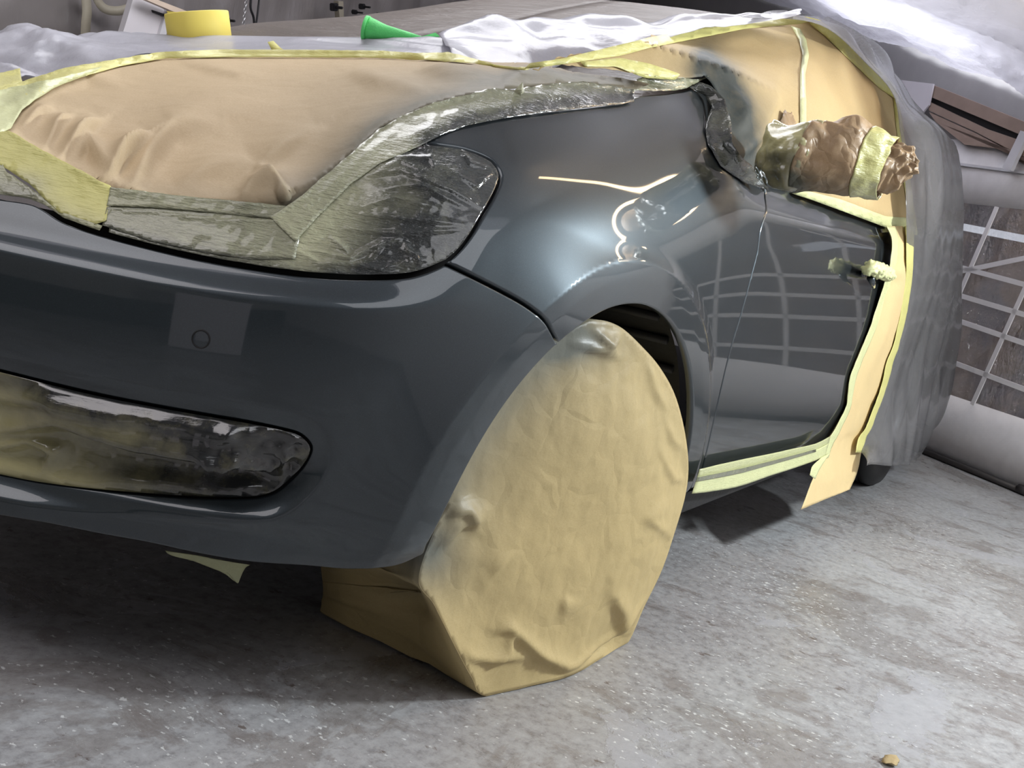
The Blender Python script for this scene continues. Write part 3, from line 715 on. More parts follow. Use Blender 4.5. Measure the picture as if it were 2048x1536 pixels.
# greenhouse
gz = [.955, 1.08, 1.20, 1.32, 1.41, 1.455, 1.475]
gx = [[(.15,.9),(.18,.55),(.24,.28),(.34,.12),(.6,.05),(1.1,.04),(1.7,.04),(2.4,.05),(3.0,.12),(3.25,.35),(3.3,.9)],
      [(.42,.9),(.44,.55),(.48,.32),(.55,.19),(.78,.11),(1.2,.095),(1.75,.095),(2.4,.105),(2.95,.18),(3.18,.4),(3.23,.9)],
      [(.78,.9),(.80,.57),(.86,.38),(.95,.26),(1.08,.18),(1.38,.155),(1.8,.155),(2.4,.165),(2.88,.24),(3.08,.45),(3.12,.9)],
      [(1.12,.9),(1.14,.62),(1.18,.46),(1.27,.34),(1.38,.27),(1.58,.235),(1.87,.23),(2.38,.24),(2.78,.31),(2.95,.5),(3.0,.9)],
      [(1.42,.9),(1.43,.68),(1.46,.54),(1.52,.43),(1.60,.37),(1.75,.335),(1.95,.325),(2.32,.335),(2.62,.40),(2.76,.57),(2.80,.9)],
      [(1.72,.9),(1.73,.75),(1.75,.65),(1.79,.57),(1.84,.53),(1.92,.505),(2.02,.50),(2.25,.51),(2.42,.56),(2.52,.68),(2.55,.9)],
      [(2.1,.9),(2.1,.88),(2.1,.87),(2.1,.86),(2.1,.85),(2.11,.85),(2.12,.85),(2.14,.85),(2.16,.86),(2.17,.88),(2.18,.9)]]
GR = []
for z, row in zip(gz, gx):
    half = [(x, y, z+.02*math.exp(-((y-.9)/.6)**2)*(1 if i < 5 else 0)) for i, (x, y) in enumerate(row)]
    GR.append(half+[(x, 1.8-y, zz2) for x, y, zz2 in half[-2:0:-1]]+[half[0]])
GB = net(GR, 6, 6); GV, GF = net_mesh(GB)
go = mesh_obj('cabin', GV, GF, simple('dark_cabin', (.03, .032, .035), .3), car)
SUP_GREEN = Support([(GV, GF)])
# rear wheel
rw = bpy.data.objects.new('rear_wheel', None); COL.objects.link(rw); rw.parent = car
def lathe_y(name, prof, cx, cz, mat, parent, n=72, mod=None):
    V, F = [], []
    for k in range(n):
        t = 2*pi*k/n
        for y, r in prof: V.append((cx+r*cos(t), y, cz+r*sin(t)))
    m_ = len(prof)
    for k in range(n):
        k2 = (k+1) % n
        for i in range(m_-1): F.append((k*m_+i, k*m_+i+1, k2*m_+i+1, k2*m_+i))
    return mesh_obj(name, V, F, mat, parent)
yo = .012
prof = [(yo+.02, .215), (yo+.002, .235), (yo, .27), (yo+.006, .30), (yo+.02, .312)]
for i in range(5): y = yo+.03+i*.036; prof += [(y, .316), (y+.026, .316), (y+.027, .309), (y+.035, .309)]
prof += [(yo+.212, .308), (yo+.22, .28), (yo+.215, .23)]
lathe_y('tyre', prof, 2.58, .316, RUBBER, rw)
lathe_y('rim', [(yo+.02, .216), (yo+.035, .205), (yo+.06, .19), (yo+.05, .10), (yo+.05, .001)], 2.58, .316, ALLOY, rw, 40)
# door handle
hh = [at(x, y, 1, yy) for x, y, yy in ((1726, 548, -.008), (1735, 540, -.03), (1748, 541, -.045), (1765, 548, -.045), (1775, 556, -.02))]
tube('door_handle', catmull(hh, 5), np.r_[np.linspace(.010, .016, 10), np.linspace(.016, .011, 11)], PAINT, car)
seat(car, (.0, .9, 0))

# ================================================================== MASKING
def bhit(px, py):
    h = SUP_BODY.cast(px, py)[0]; return np.array(h)
# ---- bonnet paper: a sheet from the grille and headlamp edge up to the foot of the windscreen
cx_ = [-140, 0, 150, 300, 450, 600, 750, 900, 1050, 1160, 1275]
botp = [(-140, 225), (0, 275), (150, 350), (300, 398), (450, 408), (600, 385), (740, 285), (900, 206), (1050, 180), (1160, 176), (1275, 186)]
topp = [(-140, 175), (0, 150), (150, 126), (300, 112), (450, 107), (600, 108), (750, 111), (900, 120), (1050, 137), (1160, 152), (1290, 172)]
topx = [-.36, -.28, -.14, -.02, .07, .13, .17, .19, .20, .21, .17]
rows = []
for fr_, fy in ((0, 0), (.16, .28), (.36, .55), (.62, .78), (1, 1)):
    r = []
    for (bx, by), (tx, ty), X1 in zip(botp, topp, topx):
        X0 = bhit(bx, by)[0]; px, py = bx+(tx-bx)*fy, by+(ty-by)*fy
        r.append(at(px, py, 0, X0+(X1-X0)*fr_))
    rows.append(r)
BN_ = net(rows, 10, 10)
o = mesh_obj('bonnet', net_mesh(BN_)[0]+np.array([.004, .004, -.022]), net_mesh(BN_)[1], PAINT, car); o.location = (0, -.9, 0)
SUP_BON0 = Support([net_mesh(BN_)])
BON_POLY = [(-140, 225), (-60, 295), (0, 284), (20, 284), (75, 312), (140, 346), (222, 388), (300, 402), (400, 412), (500, 420), (582, 426), (628, 396), (690, 322), (760, 262), (850, 216), (940, 193), (1060, 178), (1160, 170), (1270, 182), (1300, 168), (1240, 158), (1160, 150), (1050, 134), (900, 122), (750, 113), (600, 110), (450, 109), (330, 115), (230, 127), (150, 146), (90, 168), (50, 195), (10, 225), (-60, 180)]
bf = folds([([(62, 203), (110, 186), (175, 166), (240, 172)], 0.0190, 6, 26), ([(120, 322), (160, 290), (205, 252)], 0.0228, 7, 30), ([(214, 362), (250, 330), (300, 303)], 0.0342, 6, 34),
            ([(262, 378), (300, 325), (350, 275), (440, 258)], 0.0266, 16, 40), ([(140, 320), (175, 300), (215, 356)], 0.0228, 10, 22), ([(572, 400), (545, 368), (515, 346)], 0.0110, 7, 26),
            ([(515, 344), (570, 312), (640, 262)], 0.0180, 12, 44), ([(480, 405), (510, 384), (560, 372), (575, 400)], 0.0190, 10, 22), ([(370, 130), (430, 148), (480, 158), (520, 152)], 0.0076, 6, 20),
            ([(840, 150), (900, 154), (985, 158)], 0.0171, 8, 30), ([(1000, 172), (1060, 158), (1130, 165)], 0.0152, 8, 26), ([(40, 262), (80, 235), (110, 236)], 0.0152, 8, 18), ([(90, 300), (115, 262), (140, 245)], 0.0171, 8, 18),
            ([(700, 150), (760, 170), (850, 180)], 0.0114, 14, 30), ([(330, 260), (420, 225), (560, 215)], 0.0095, 30, 60), ([(350, 385), (420, 350), (500, 330)], 0.0152, 18, 40)])
def bon_spray(V2):
    x, y = V2[:, 0], V2[:, 1]; d = pd(V2, [(560, 440), (640, 375), (700, 320), (760, 260), (850, 215), (940, 190), (1060, 176), (1180, 168), (1270, 182)])
    s = .85*np.exp(-(d/32)**1.5)+.16*np.exp(-(d/120)**2); s += .35*np.exp(-((x-1060)/140)**2-((y-160)/11)**2)
    d2 = pd(V2, [(230, 392), (400, 405), (580, 420)]); return s+.22*np.exp(-(d2/26)**2)+.12*sstep(420, 700, x)*sstep(120, 170, y)
bp = thing('bonnet_masking_paper', 'creased tan masking paper spread over the bonnet of the car', 'masking paper', None)
pbon = patch('paper_sheet', BON_POLY, SUP_BON0, BONPAPER, bp, step=6.0, off=.002, disp=add(bf, wr(6, .003, 3), wf(18, .0015, 4)), it=4, th=.0006, spray=bon_spray)
SUP_BON = Support([(verts(pbon), [tuple(p.vertices) for p in pbon.data.polygons])])
SUP_FRONT = Support([(_bodyV, _bodyF), (verts(pbon), [tuple(p.vertices) for p in pbon.data.polygons])])
def tapep(parent, poly, sup, mat=TAPE, spray=None, off=.002, step=7, amp=.0008, name='tape_strip', it=6, sp=6, seed=1, lift=0.0):
    return patch(name, poly, sup, mat, parent, step=step, off=off, lift=lift, disp=wr(38, amp, seed), it=it, th=.0007, spray=spray or (lambda V: np.zeros(len(V))))
SUP_BONT = Support([net_mesh(BN_), (verts(pbon), [tuple(p.vertices) for p in pbon.data.polygons])])
# yellow strip along the upper edge of the paper
low = lambda V: .12+0*V[:, 0]
tapep(bp, [(-140, 196), (-60, 190), (0, 178), (60, 160), (130, 138), (230, 120), (330, 104), (450, 100), (600, 100), (750, 102), (860, 108), (900, 106), (940, 118), (1000, 130), (1060, 137), (1050, 142), (960, 130), (860, 122), (750, 117), (600, 116), (450, 116), (330, 118), (240, 134), (150, 160), (100, 180), (60, 205), (0, 208), (-60, 218)], SUP_BONT, spray=low, seed=2, lift=.008, it=12)
tapep(bp, [(-60, 215), (0, 182), (60, 172), (140, 150), (230, 128), (170, 152), (110, 176), (72, 202), (45, 225), (20, 262), (-60, 300)], SUP_BONT, TAPE2, spray=lambda V: .16+0*V[:, 0], off=.0035, seed=3, lift=.005, it=12)
tapep(bp, [(-30, 158), (42, 142), (46, 170), (-30, 196)], SUP_BONT, spray=low, off=.005, seed=4, amp=.002, lift=.014)
# upright tag of tape on the upper edge
c0, c1, c2 = at(535, 84, 0, .09), at(543, 100, 0, .09), at(562, 115, 0, .1); up_ = np.array([.012, -.02, .01])
o = mesh_obj('tape_tag', [c0, c1, c2, c0+up_*.5, c1+up_*.8, c2+up_], [(0, 1, 4, 3), (1, 2, 5, 4)], TAPE, bp); solid(o, .0008); set_attr(o, 'spray', [0]*6)
# broad strips at the grille corner
gs = lambda V: .06+.25*np.exp(-(pd(V, [(0, 395), (90, 415), (200, 462)])/26)**2)+.55*np.exp(-(((V[:, 0]-45)/50)**2+((V[:, 1]-375)/26)**2))
tapep(bp, [(-60, 300), (0, 266), (20, 262), (80, 298), (150, 335), (224, 374), (220, 400), (214, 445), (190, 452), (120, 428), (60, 370), (0, 330), (-60, 345)], SUP_FRONT, spray=gs, off=.003, seed=5, amp=.0022, it=10)
tapep(bp, [(-60, 335), (0, 318), (16, 345), (60, 375), (125, 425), (205, 452), (200, 462), (130, 437), (90, 411), (60, 399), (0, 390), (-60, 385)], SUP_FRONT, LAMPTAPE, spray=lambda V: .15+.5*sstep(330, 400, V[:, 1])*sstep(120, 60, V[:, 0]), off=.002, seed=6, amp=.0016, it=10)
# ---- headlamp tape
lt = thing('headlamp_masking_tape', 'lacquered grey-green tape strips covering the headlamp and grille edge', 'masking tape')
def lamp_spray(V2):
    x, y = V2[:, 0], V2[:, 1]
    s = .48+.55*sstep(600, 820, x)-.30*np.exp(-(pd(V2, [(600, 490), (680, 410), (760, 330)])/55)**2)+.35*sstep(40, 0, pd(V2, G_PX))
    return s-.12*np.exp(-(((x-820)/90)**2+((y-410)/40)**2))
lampf = folds([([(735, 352), (800, 342), (900, 380), (960, 415)], 0.0042, 4, 9), ([(770, 378), (840, 372), (930, 415)], 0.0038, 4, 8), ([(745, 350), (800, 325), (870, 350)], 0.0034, 4, 9), ([(725, 415), (790, 398), (850, 410)], 0.0038, 3, 8),
               ([(780, 318), (862, 318), (870, 340)], 0.0038, 3, 6), ([(920, 300), (940, 330), (985, 340)], 0.0038, 3, 6), ([(905, 345), (950, 375), (985, 345)], 0.0042, 3, 7), ([(610, 500), (700, 520), (760, 490), (800, 478)], 0.0057, 3, 6),
               ([(660, 475), (700, 512)], 0.0057, 3, 5), ([(745, 515), (765, 490)], 0.0057, 3, 5), ([(800, 500), (830, 510), (838, 530)], 0.0057, 3, 6), ([(810, 488), (818, 520)], 0.0057, 3, 5), ([(680, 458), (800, 470), (920, 460)], 0.0034, 3, 6),
               ([(720, 430), (820, 440), (930, 450)], 0.0029, 3, 6), ([(660, 522), (760, 540), (850, 520)], 0.0038, 4, 7), ([(590, 500), (640, 530), (720, 532)], 0.0038, 4, 8)])
LP = np.array(sm(LAMP_PX)); GP_ = np.array(sm(G_PX)); gpart = GP_[GP_[:, 0] > 200]
lamp_poly = np.vstack([gpart+[0, -5], LP[2:]+np.array([-5, 1]), [(850, 296), (800, 300), (745, 312), (690, 330), (560, 440), (480, 425), (400, 412), (222, 402)]])
patch('lamp_cover', lamp_poly, SUP_FRONT, LAMPTAPE, lt, step=4.2, off=.0005, disp=add(lampf, wr(26, .0011, 8), wr(60, .0005, 9)), it=3, th=.0008, spray=lamp_spray)
tapep(lt, [(222, 374), (320, 388), (400, 396), (500, 404), (580, 414), (560, 440), (500, 434), (400, 424), (300, 416), (214, 414)], SUP_FRONT, LAMPTAPE, spray=lambda V: .30+.25*sstep(300, 560, V[:, 0]), off=.0025, seed=12, amp=.0012)
tapep(lt, [(205, 452), (214, 414), (330, 424), (440, 436), (560, 440), (600, 470), (590, 520), (500, 520), (400, 505), (300, 483)], SUP_FRONT, LAMPTAPE, spray=lambda V: .50+.5*sstep(30, 0, pd(V, G_PX)), off=.002, seed=13, amp=.0014)
SUP_EDGE = Support([(_bodyV, _bodyF), (verts(pbon), [tuple(p.vertices) for p in pbon.data.polygons])])
edge_up = [(540, 436), (600, 394), (650, 352), (700, 310), (755, 262), (800, 236), (850, 214), (900, 199), (940, 190), (985, 178), (1020, 182), (1060, 176), (1110, 168), (1165, 165), (1215, 172), (1268, 181)]
edge_lo = [(1266, 206), (1240, 212), (1180, 217), (1100, 227), (1040, 235), (980, 244), (930, 255), (885, 271), (850, 290), (810, 310), (760, 330), (700, 372), (640, 430), (590, 486)]
edge_spray = lambda V: .42+.5*np.exp(-(pd(V, [(850, 285), (930, 252), (1100, 225), (1260, 208)])/24)**2)+.25*sstep(760, 1100, V[:, 0])-.12*sstep(700, 560, V[:, 0])
patch('edge_tape', edge_up+edge_lo, SUP_EDGE, LAMPTAPE, lt, step=6, off=.003, disp=add(wr(20, .0016, 21), wr(55, .0008, 22), folds([([(830, 215), (960, 190), (1060, 195), (1200, 200)], .004, 6, 16), ([(760, 300), (850, 268), (960, 225), (1100, 200)], .003, 6, 14), ([(600, 430), (700, 340), (800, 262)], .002, 5, 12)])), it=8, th=.0008, spray=edge_spray)
t0, t1, t2 = bhit(1020, 186), bhit(1034, 196), bhit(1046, 190)
o = mesh_obj('tape_tag', [t0+[0, -.004, .0], t1+[0, -.006, 0], t2+[0, -.004, 0], (t0+t1)/2+[-.004, -.014, .022]], [(0, 1, 3), (1, 2, 3)], LAMPTAPE, lt); solid(o, .0008); set_attr(o, 'spray', [.3]*4)
# ---- lower grille film
gf = thing('grille_masking_film', 'glossy film with yellow overspray stretched across the lower grille of the bumper', 'masking film')
gin = inset(GRILLE[(GRILLE[:, 0] > -2)], .0012); gV2, gF = cdt(resample(gin, .006, True), [], grid_in(gin, .006, .003))
gX = body(gV2[:, 0], gV2[:, 1]); gN = body_n(gV2[:, 0], gV2[:, 1]); gp = proj(gX)
zt = np.interp(gV2[:, 0], [-1.5, -.62], [.452, .44]); zb = np.interp(gV2[:, 0], [-1.5, -1.0, -.66], [.296, .303, .345])
vv = np.clip((gV2[:, 1]-zb)/(zt-zb), 0, 1); pend = np.clip(seg_dist(gV2[:, 0], gV2[:, 1], np.vstack([gin, gin[:1]]))/.02, 0, 1)
gff = folds([([(-40, 870), (120, 830), (280, 868), (400, 888), (520, 915), (590, 925)], .022, 20, 40), ([(-40, 800), (100, 800), (260, 826), (420, 850), (560, 880)], .006, 8, 20), ([(-20, 900), (60, 880), (110, 900), (90, 940)], .012, 12, 18),
             ([(430, 870), (480, 850), (540, 870)], .008, 8, 14), ([(540, 880), (575, 890), (600, 880)], .008, 5, 9), ([(400, 880), (440, 905), (500, 890)], .008, 6, 12), ([(540, 930), (570, 915), (600, 920)], .008, 5, 10), ([(440, 985), (500, 975), (560, 985)], .006, 5, 10), ([(200, 960), (330, 970), (430, 985)], .008, 10, 20)])
gd_ = 2.1*gff(gX, gp)+.03*crumple(gX*np.array([1, 1, 2]), 33, 8, 12)*sstep(350, 560, gp[:, 0])+.004*ridged(gX*16, 31)+.0016*ridged(gX*45, 32)
gX = gX+gN*((gd_-.006-.010*(vv*(1-vv)*4))*pend+.002)[:, None]
o = mesh_obj('film_sheet', gX, gF, FILM, gf); solid(o, .0006)
set_attr(o, 'spray', np.clip(1.02-.8*sstep(520, -120, gp[:, 0])*(.55+.45*vnoise(gX*9, 3))-.25*sstep(.25, .0, vv)*sstep(450, 100, gp[:, 0])+.3*sstep(.75, 1, vv), 0, 1))
# ---- windscreen-side / window paper, laid over the glass
SUP_SIDE = Support([(GV, GF), (_bodyV, _bodyF)])
wpn = thing('window_masking_paper', 'tan masking paper taped over the side window and windscreen pillar', 'masking paper')
WPOLY = [(1050, 136), (1120, 122), (1200, 106), (1300, 84), (1400, 66), (1500, 50), (1570, 42), (1612, 40), (1650, 62), (1700, 102), (1750, 145), (1788, 184), (1797, 240), (1806, 320), (1815, 400), (1822, 440), (1770, 452), (1700, 425), (1630, 398), (1560, 377), (1530, 374), (1485, 358), (1448, 330), (1428, 300), (1425, 250), (1425, 205), (1408, 175), (1395, 160), (1370, 168), (1330, 166), (1260, 160), (1160, 152)]
wf_ = folds([([(1655, 60), (1665, 150), (1690, 250)], 0.0170, 14, 40), ([(1720, 140), (1735, 240)], 0.0136, 12, 30), ([(1600, 100), (1585, 220), (1575, 300)], 0.0102, 12, 34), ([(1465, 300), (1500, 240), (1540, 190)], 0.0204, 14, 30), ([(1450, 330), (1490, 290), (1540, 250)], 0.0170, 10, 24), ([(1350, 120), (1450, 100), (1540, 70)], 0.0085, 16, 40), ([(1440, 180), (1460, 230), (1450, 280)], 0.0170, 10, 22), ([(1770, 250), (1780, 400)], 0.0136, 10, 22), ([(1510, 340), (1560, 300), (1600, 280)], 0.0102, 10, 20)])
def w_spray(V2):
    x, y = V2[:, 0], V2[:, 1]; d = pd(V2, [(1405, 150), (1428, 175), (1440, 215), (1440, 300), (1470, 345), (1530, 380)])
    return 1.0*np.exp(-(d/36)**2)+.45*np.exp(-(d/75)**1.6)+.35*np.exp(-(((x-1540)/70)**2+((y-320)/45)**2))
pwin = patch('paper_sheet', WPOLY, SUP_SIDE, SIDEPAPER, wpn, step=7.5, off=.017, disp=add(wf_, wr(5, .004, 41), wf(20, .0012, 42)), it=10, th=.0006, spray=w_spray)
SUP_WIN = Support([(verts(pwin), [tuple(p.vertices) for p in pwin.data.polygons])])
tp = lambda poly, **k: tapep(wpn, poly, k.pop('sup', SUP_WIN), k.pop('mat', TAPE), off=k.pop('off', .001), step=8, lift=k.pop('lift', .006), **k)
SUP_EDGEW = Support([(_bodyV, _bodyF), (verts(pwin), [tuple(p.vertices) for p in pwin.data.polygons])])
tp([(1048, 138), (1060, 126), (1120, 118), (1200, 99), (1300, 75), (1400, 55), (1500, 40), (1570, 34), (1612, 33), (1630, 40), (1600, 48), (1540, 53), (1490, 58), (1400, 76), (1300, 96), (1240, 112), (1160, 124), (1100, 132)], spray=low, seed=51, it=10)
tp([(1612, 33), (1640, 40), (1680, 70), (1740, 120), (1790, 172), (1794, 200), (1760, 178), (1735, 155), (1728, 148), (1690, 112), (1650, 72), (1622, 50)], spray=low, seed=52, it=10)
tp([(1784, 172), (1796, 190), (1806, 260), (1818, 340), (1828, 420), (1836, 470), (1822, 470), (1812, 400), (1800, 320), (1790, 240)], spray=low, seed=53, it=10)
tp([(1582, 52), (1600, 58), (1612, 80), (1618, 110), (1610, 150), (1612, 200), (1612, 262), (1600, 262), (1600, 200), (1600, 150), (1605, 110), (1598, 80)], spray=low, seed=54, mat=TAPE2)
tp([(1160, 124), (1240, 116), (1300, 128), (1360, 148), (1350, 160), (1290, 156), (1230, 134), (1170, 134)], spray=low, seed=55)
tp([(1572, 256), (1614, 250), (1614, 266), (1575, 272)], spray=low, seed=56)
tp([(1262, 182), (1270, 160), (1300, 150), (1350, 150), (1390, 160), (1420, 152), (1404, 160), (1370, 178), (1340, 183), (1300, 183)], spray=lambda V: .35+.35*np.exp(-(((V[:, 0]-1310)/40)**2)), seed=57, mat=LAMPTAPE, sup=SUP_EDGEW, lift=.004, amp=.003)
# wet strip of tape round the rear corner of the wing
tp([(1376, 176), (1400, 164), (1422, 172), (1450, 200), (1462, 245), (1464, 285), (1482, 314), (1512, 338), (1540, 356), (1536, 380), (1490, 366), (1440, 332), (1416, 292), (1410, 262), (1412, 240), (1424, 215), (1408, 190)], spray=lambda V: .95+0*V[:, 0], seed=58, mat=LAMPTAPE, sup=SUP_EDGEW, lift=.004, amp=.003, it=70)
# paper and tape along the bottom of the side glass
tp([(1560, 379), (1600, 378), (1680, 398), (1770, 432), (1816, 436), (1822, 462), (1772, 455), (1700, 428), (1630, 402)], spray=lambda V: .08+0*V[:, 0], seed=59, mat=TAPE2)
# ---- strip of paper down the back edge of the door
SUP_DOOR = Support([(_bodyV, _bodyF), (GV, GF)])
ep = thing('door_edge_masking_paper', 'long strip of tan paper hanging down the rear edge of the front door', 'masking paper')
L_ = [(1772, 453), (1783, 482), (1779, 527), (1768, 565), (1752, 615), (1739, 654), (1718, 705), (1700, 751), (1694, 790), (1690, 816), (1664, 866), (1650, 884), (1643, 914), (1632, 940), (1624, 960), (1612, 990), (1601, 1019)]
R_ = [(1822, 452), (1821, 510), (1818, 560), (1812, 600), (1806, 637), (1793, 690), (1781, 722), (1770, 770), (1757, 806), (1746, 835), (1737, 858), (1726, 876), (1722, 905), (1716, 935), (1710, 955), (1704, 968), (1699, 979)]
yy = np.r_[np.full(8, -.0165), -.0165, -.017, -.018, -.019, -.026, -.038, -.046, -.052, -.058]
rws = []
for (lx, ly), (rx, ry), y0 in zip(L_, R_, yy):
    r = []
    for t in np.linspace(0, 1, 5):
        px, py = lx+(rx-lx)*t, ly+(ry-ly)*t; z = at(px, py, 1, y0)[2]
        bul = .006*sin(pi*t)**2*(1 if z > .3 else .4)+.010*max(0, t-.6); up = max(0, z-.86)*.55
        r.append(at(px, py, 1, y0-bul+up))
    rws.append(r)
B = net(rws, 5, 4); pf = folds([([(1790, 560), (1770, 640), (1740, 740)], .016, 12, 16), ([(1800, 600), (1770, 700), (1745, 800)], .007, 5, 22), ([(1806, 480), (1800, 560), (1785, 640)], .010, 8, 20), ([(1780, 550), (1800, 540)], .01, 6, 10)])
eo = net_obj('paper_sheet', B, EDGEPAPER, ep, add(pf, wr(9, .0025, 61)), .0006); set_attr(eo, 'spray', [0]*len(eo.data.vertices))
def strip_px(parent, name, Lp, Rp, yv, mat, amp=.001, seed=1, spr=.1):
    rws = [[at(a+(c-a)*t, b+(d-b)*t, 1, y0-.004+(max(0, at(a, b, 1, y0)[2]-.86)*.55)) for t in (0, .5, 1)] for (a, b), (c, d), y0 in zip(Lp, Rp, yv)]
    o = net_obj(name, net(rws, 4, 5), mat, parent, (lambda V, p: .0015+amp*ridged(V*30, seed)), .0008); set_attr(o, 'spray', [spr]*len(o.data.vertices)); return o
strip_px(ep, 'tape_strip', L_[:13], [(x+w_, y+2) for (x, y), w_ in zip(L_[:13], (18, 14, 13, 16, 16, 13, 12, 12, 10, 9, 12, 16, 12))], yy[:13], TAPE2, .0015, 62)
strip_px(ep, 'tape_strip', [(x-w_, y) for (x, y), w_ in zip(R_[:13], (12, 9, 8, 8, 8, 7, 8, 8, 7, 7, 8, 10, 12))], [(x+5, y) for x, y in R_[:13]], yy[:13]-.013, TAPE, .0012, 63)
strip_px(ep, 'tape_flap', [(1643, 915), (1624, 932), (1618, 950)], [(1660, 905), (1640, 935), (1629, 958)], yy[12:15]-.006, TAPE2, .001, 64)
# ---- sill tape
stp = thing('sill_masking_tape', 'pale yellow tape strips along the bottom edge of the front door', 'masking tape')
SUP_SILL = Support([(_bodyV, _bodyF)])
sy = np.full(7, -.028); U_ = [(1398, 938), (1440, 928), (1490, 917), (1540, 907), (1590, 896), (1630, 887), (1660, 872)]; D_ = [(1383, 987), (1425, 982), (1482, 971), (1534, 953), (1586, 936), (1632, 920), (1650, 910)]
M1 = [(a[0]*.62+b[0]*.38, a[1]*.62+b[1]*.38) for a, b in zip(U_, D_)]; M2 = [(a[0]*.4+b[0]*.6, a[1]*.4+b[1]*.6) for a, b in zip(U_, D_)]
strip_px(stp, 'tape_strip', U_, M2, sy, TAPE2, .0008, 66, .25); strip_px(stp, 'tape_strip', M1, D_, sy-.003, TAPE2, .0008, 67, .12)
strip_px(stp, 'spray_band', [(a[0]*.66+b[0]*.34, a[1]*.66+b[1]*.34) for a, b in zip(U_[:6], D_[:6])], [(a[0]*.5+b[0]*.5, a[1]*.5+b[1]*.5) for a, b in zip(U_[:6], D_[:6])], sy[:6]-.007, TAPE2, .0004, 68, .8)
# ---- handle tape
ht = thing('handle_masking_tape', 'crumpled yellow tape wound round the grey door handle', 'masking tape')
hh2 = catmull([at(x, y, 1, yy_) for x, y, yy_ in ((1732, 541, -.035), (1742, 537, -.048), (1756, 541, -.05), (1772, 548, -.042), (1784, 552, -.03))], 14)
o = tube('tape_wrap', hh2, np.interp(np.linspace(0, 1, len(hh2)), [0, .15, .5, .85, 1], [.010, .018, .020, .016, .010]), TAPE2, ht, 44)
V = verts(o); setverts(o, V+vnormals(o)*(.022*crumple(V, 71, 8, 38))[:, None]); set_attr(o, 'spray', [.05]*len(V))
o = tube('handle_grip', [at(1741, 556, 1, -.042), at(1745, 566, 1, -.044), at(1747, 574, 1, -.04)], [.010, .008, .005], PAINT, ht, 12)
# ---- mirror wrapped in paper
mp_ = thing('mirror_masking_paper', 'crumpled brown paper and tape wrapped round the door mirror', 'masking paper')
SUBM = 12
secs = [((1512, 345), (1552, 250), -.012), ((1535, 362), (1580, 262), -.05), ((1572, 374), (1622, 256), -.09), ((1625, 381), (1668, 246), -.125), ((1672, 386), (1716, 236), -.16), ((1712, 391), (1752, 262), -.19), ((1752, 395), (1782, 276), -.215), ((1782, 395), (1806, 284), -.235), ((1806, 382), (1822, 292), -.25), ((1822, 360), (1832, 312), -.262)]
def mirror_loops(k0, k1, grow, n=72, sub=12):
    ctr = []
    for lo, hi, y in secs:
        a, b = at(*lo, 1, y), at(*hi, 1, y); ctr.append(np.r_[(a+b)/2, np.linalg.norm(b-a)/2])
    ctr = catmull(ctr, sub); ctr = ctr[int(k0*sub):int(k1*sub)+1]; out = []
    for c in ctr:
        row = []
        for t in np.linspace(0, 2*pi, n, endpoint=False):
            r = c[3]+grow; row.append([c[0]+.62*r*cos(t)*1.15, c[1]-.10*r*sin(t), c[2]+r*sin(t)])
        out.append(row)
    return np.array(out)
def mirror_part(name, k0, k1, grow, mat, seed, amp, spr, cap0=False, cap1=False, fac=22):
    A = mirror_loops(k0, k1, grow); nr, nc = A.shape[:2]; V = A.reshape(-1, 3); F = grid_faces(nr, nc, True)
    if cap1:
        c = A[-1].mean(0); base_ = (nr-1)*nc; V = list(V)
        for q in (.72, .4):
            V += [c+(p-c)*q+np.array([0, -.008, 0]) for p in A[-1]]; b2 = len(V)-nc; F += [(base_+k, base_+(k+1) % nc, b2+(k+1) % nc, b2+k) for k in range(nc)]; base_ = b2
        V.append(c+np.array([0, .006, 0])); F += [(base_+k, base_+(k+1) % nc, len(V)-1) for k in range(nc)]; V = np.array(V)
    o = mesh_obj(name, V, F, mat, mp_); Nn = vnormals(o)
    if np.sum(Nn*(V-V.mean(0)), 1).mean() < 0: o.data.flip_normals(); o.data.update(); Nn = vnormals(o)
    V = np.asarray(V); setverts(o, V+Nn*(amp*1.5*crumple(V*np.array([1.1, .40, 1.2]), seed, 8, fac)+amp*.45*crumple(V*np.array([1, .7, 1]), seed+5, 7, fac*2.2))[:, None])
    set_attr(o, 'spray', spr(V, proj(V))); solid(o, .0006); return o
def msp(V, p):
    lowz = sstep(.0, -.045, V[:, 2]-np.interp(V[:, 1], [-.26, 0], [.985, .965])); return .75*sstep(1650, 1560, p[:, 0])*(.4+.6*lowz)+.5*lowz
mirror_part('paper_wrap', 2.2, 6.3, .0, MIRPAPER, 81, .0075, msp, fac=17)
mirror_part('tape_wrap', 0, 2.7, .001, FILM, 82, .008, lambda V, p: .35+.6*sstep(1.0, .95, V[:, 2])*(.5+.5*vnoise(V*30, 5)), fac=24)
mirror_part('tape_band', 4.9, 6.4, .0028, TAPE, 81, .0075, lambda V, p: .22+.35*sstep(.99, .94, V[:, 2]), fac=17)
mirror_part('paper_end', 6.1, 9, .0, MIRPAPER, 84, .013, lambda V, p: .05+0*V[:, 0], cap1=True, fac=24)
# corner tag of brown paper beside the mirror foot
wt = patch('paper_tag', [(1535, 262), (1545, 236), (1560, 232), (1568, 250), (1572, 285), (1545, 300), (1530, 290)], SUP_SIDE, MIRPAPER, mp_, step=6, off=.03, disp=wr(40, .004, 86), it=3, spray=lambda V: .1+.5*sstep(1555, 1530, V[:, 0]))
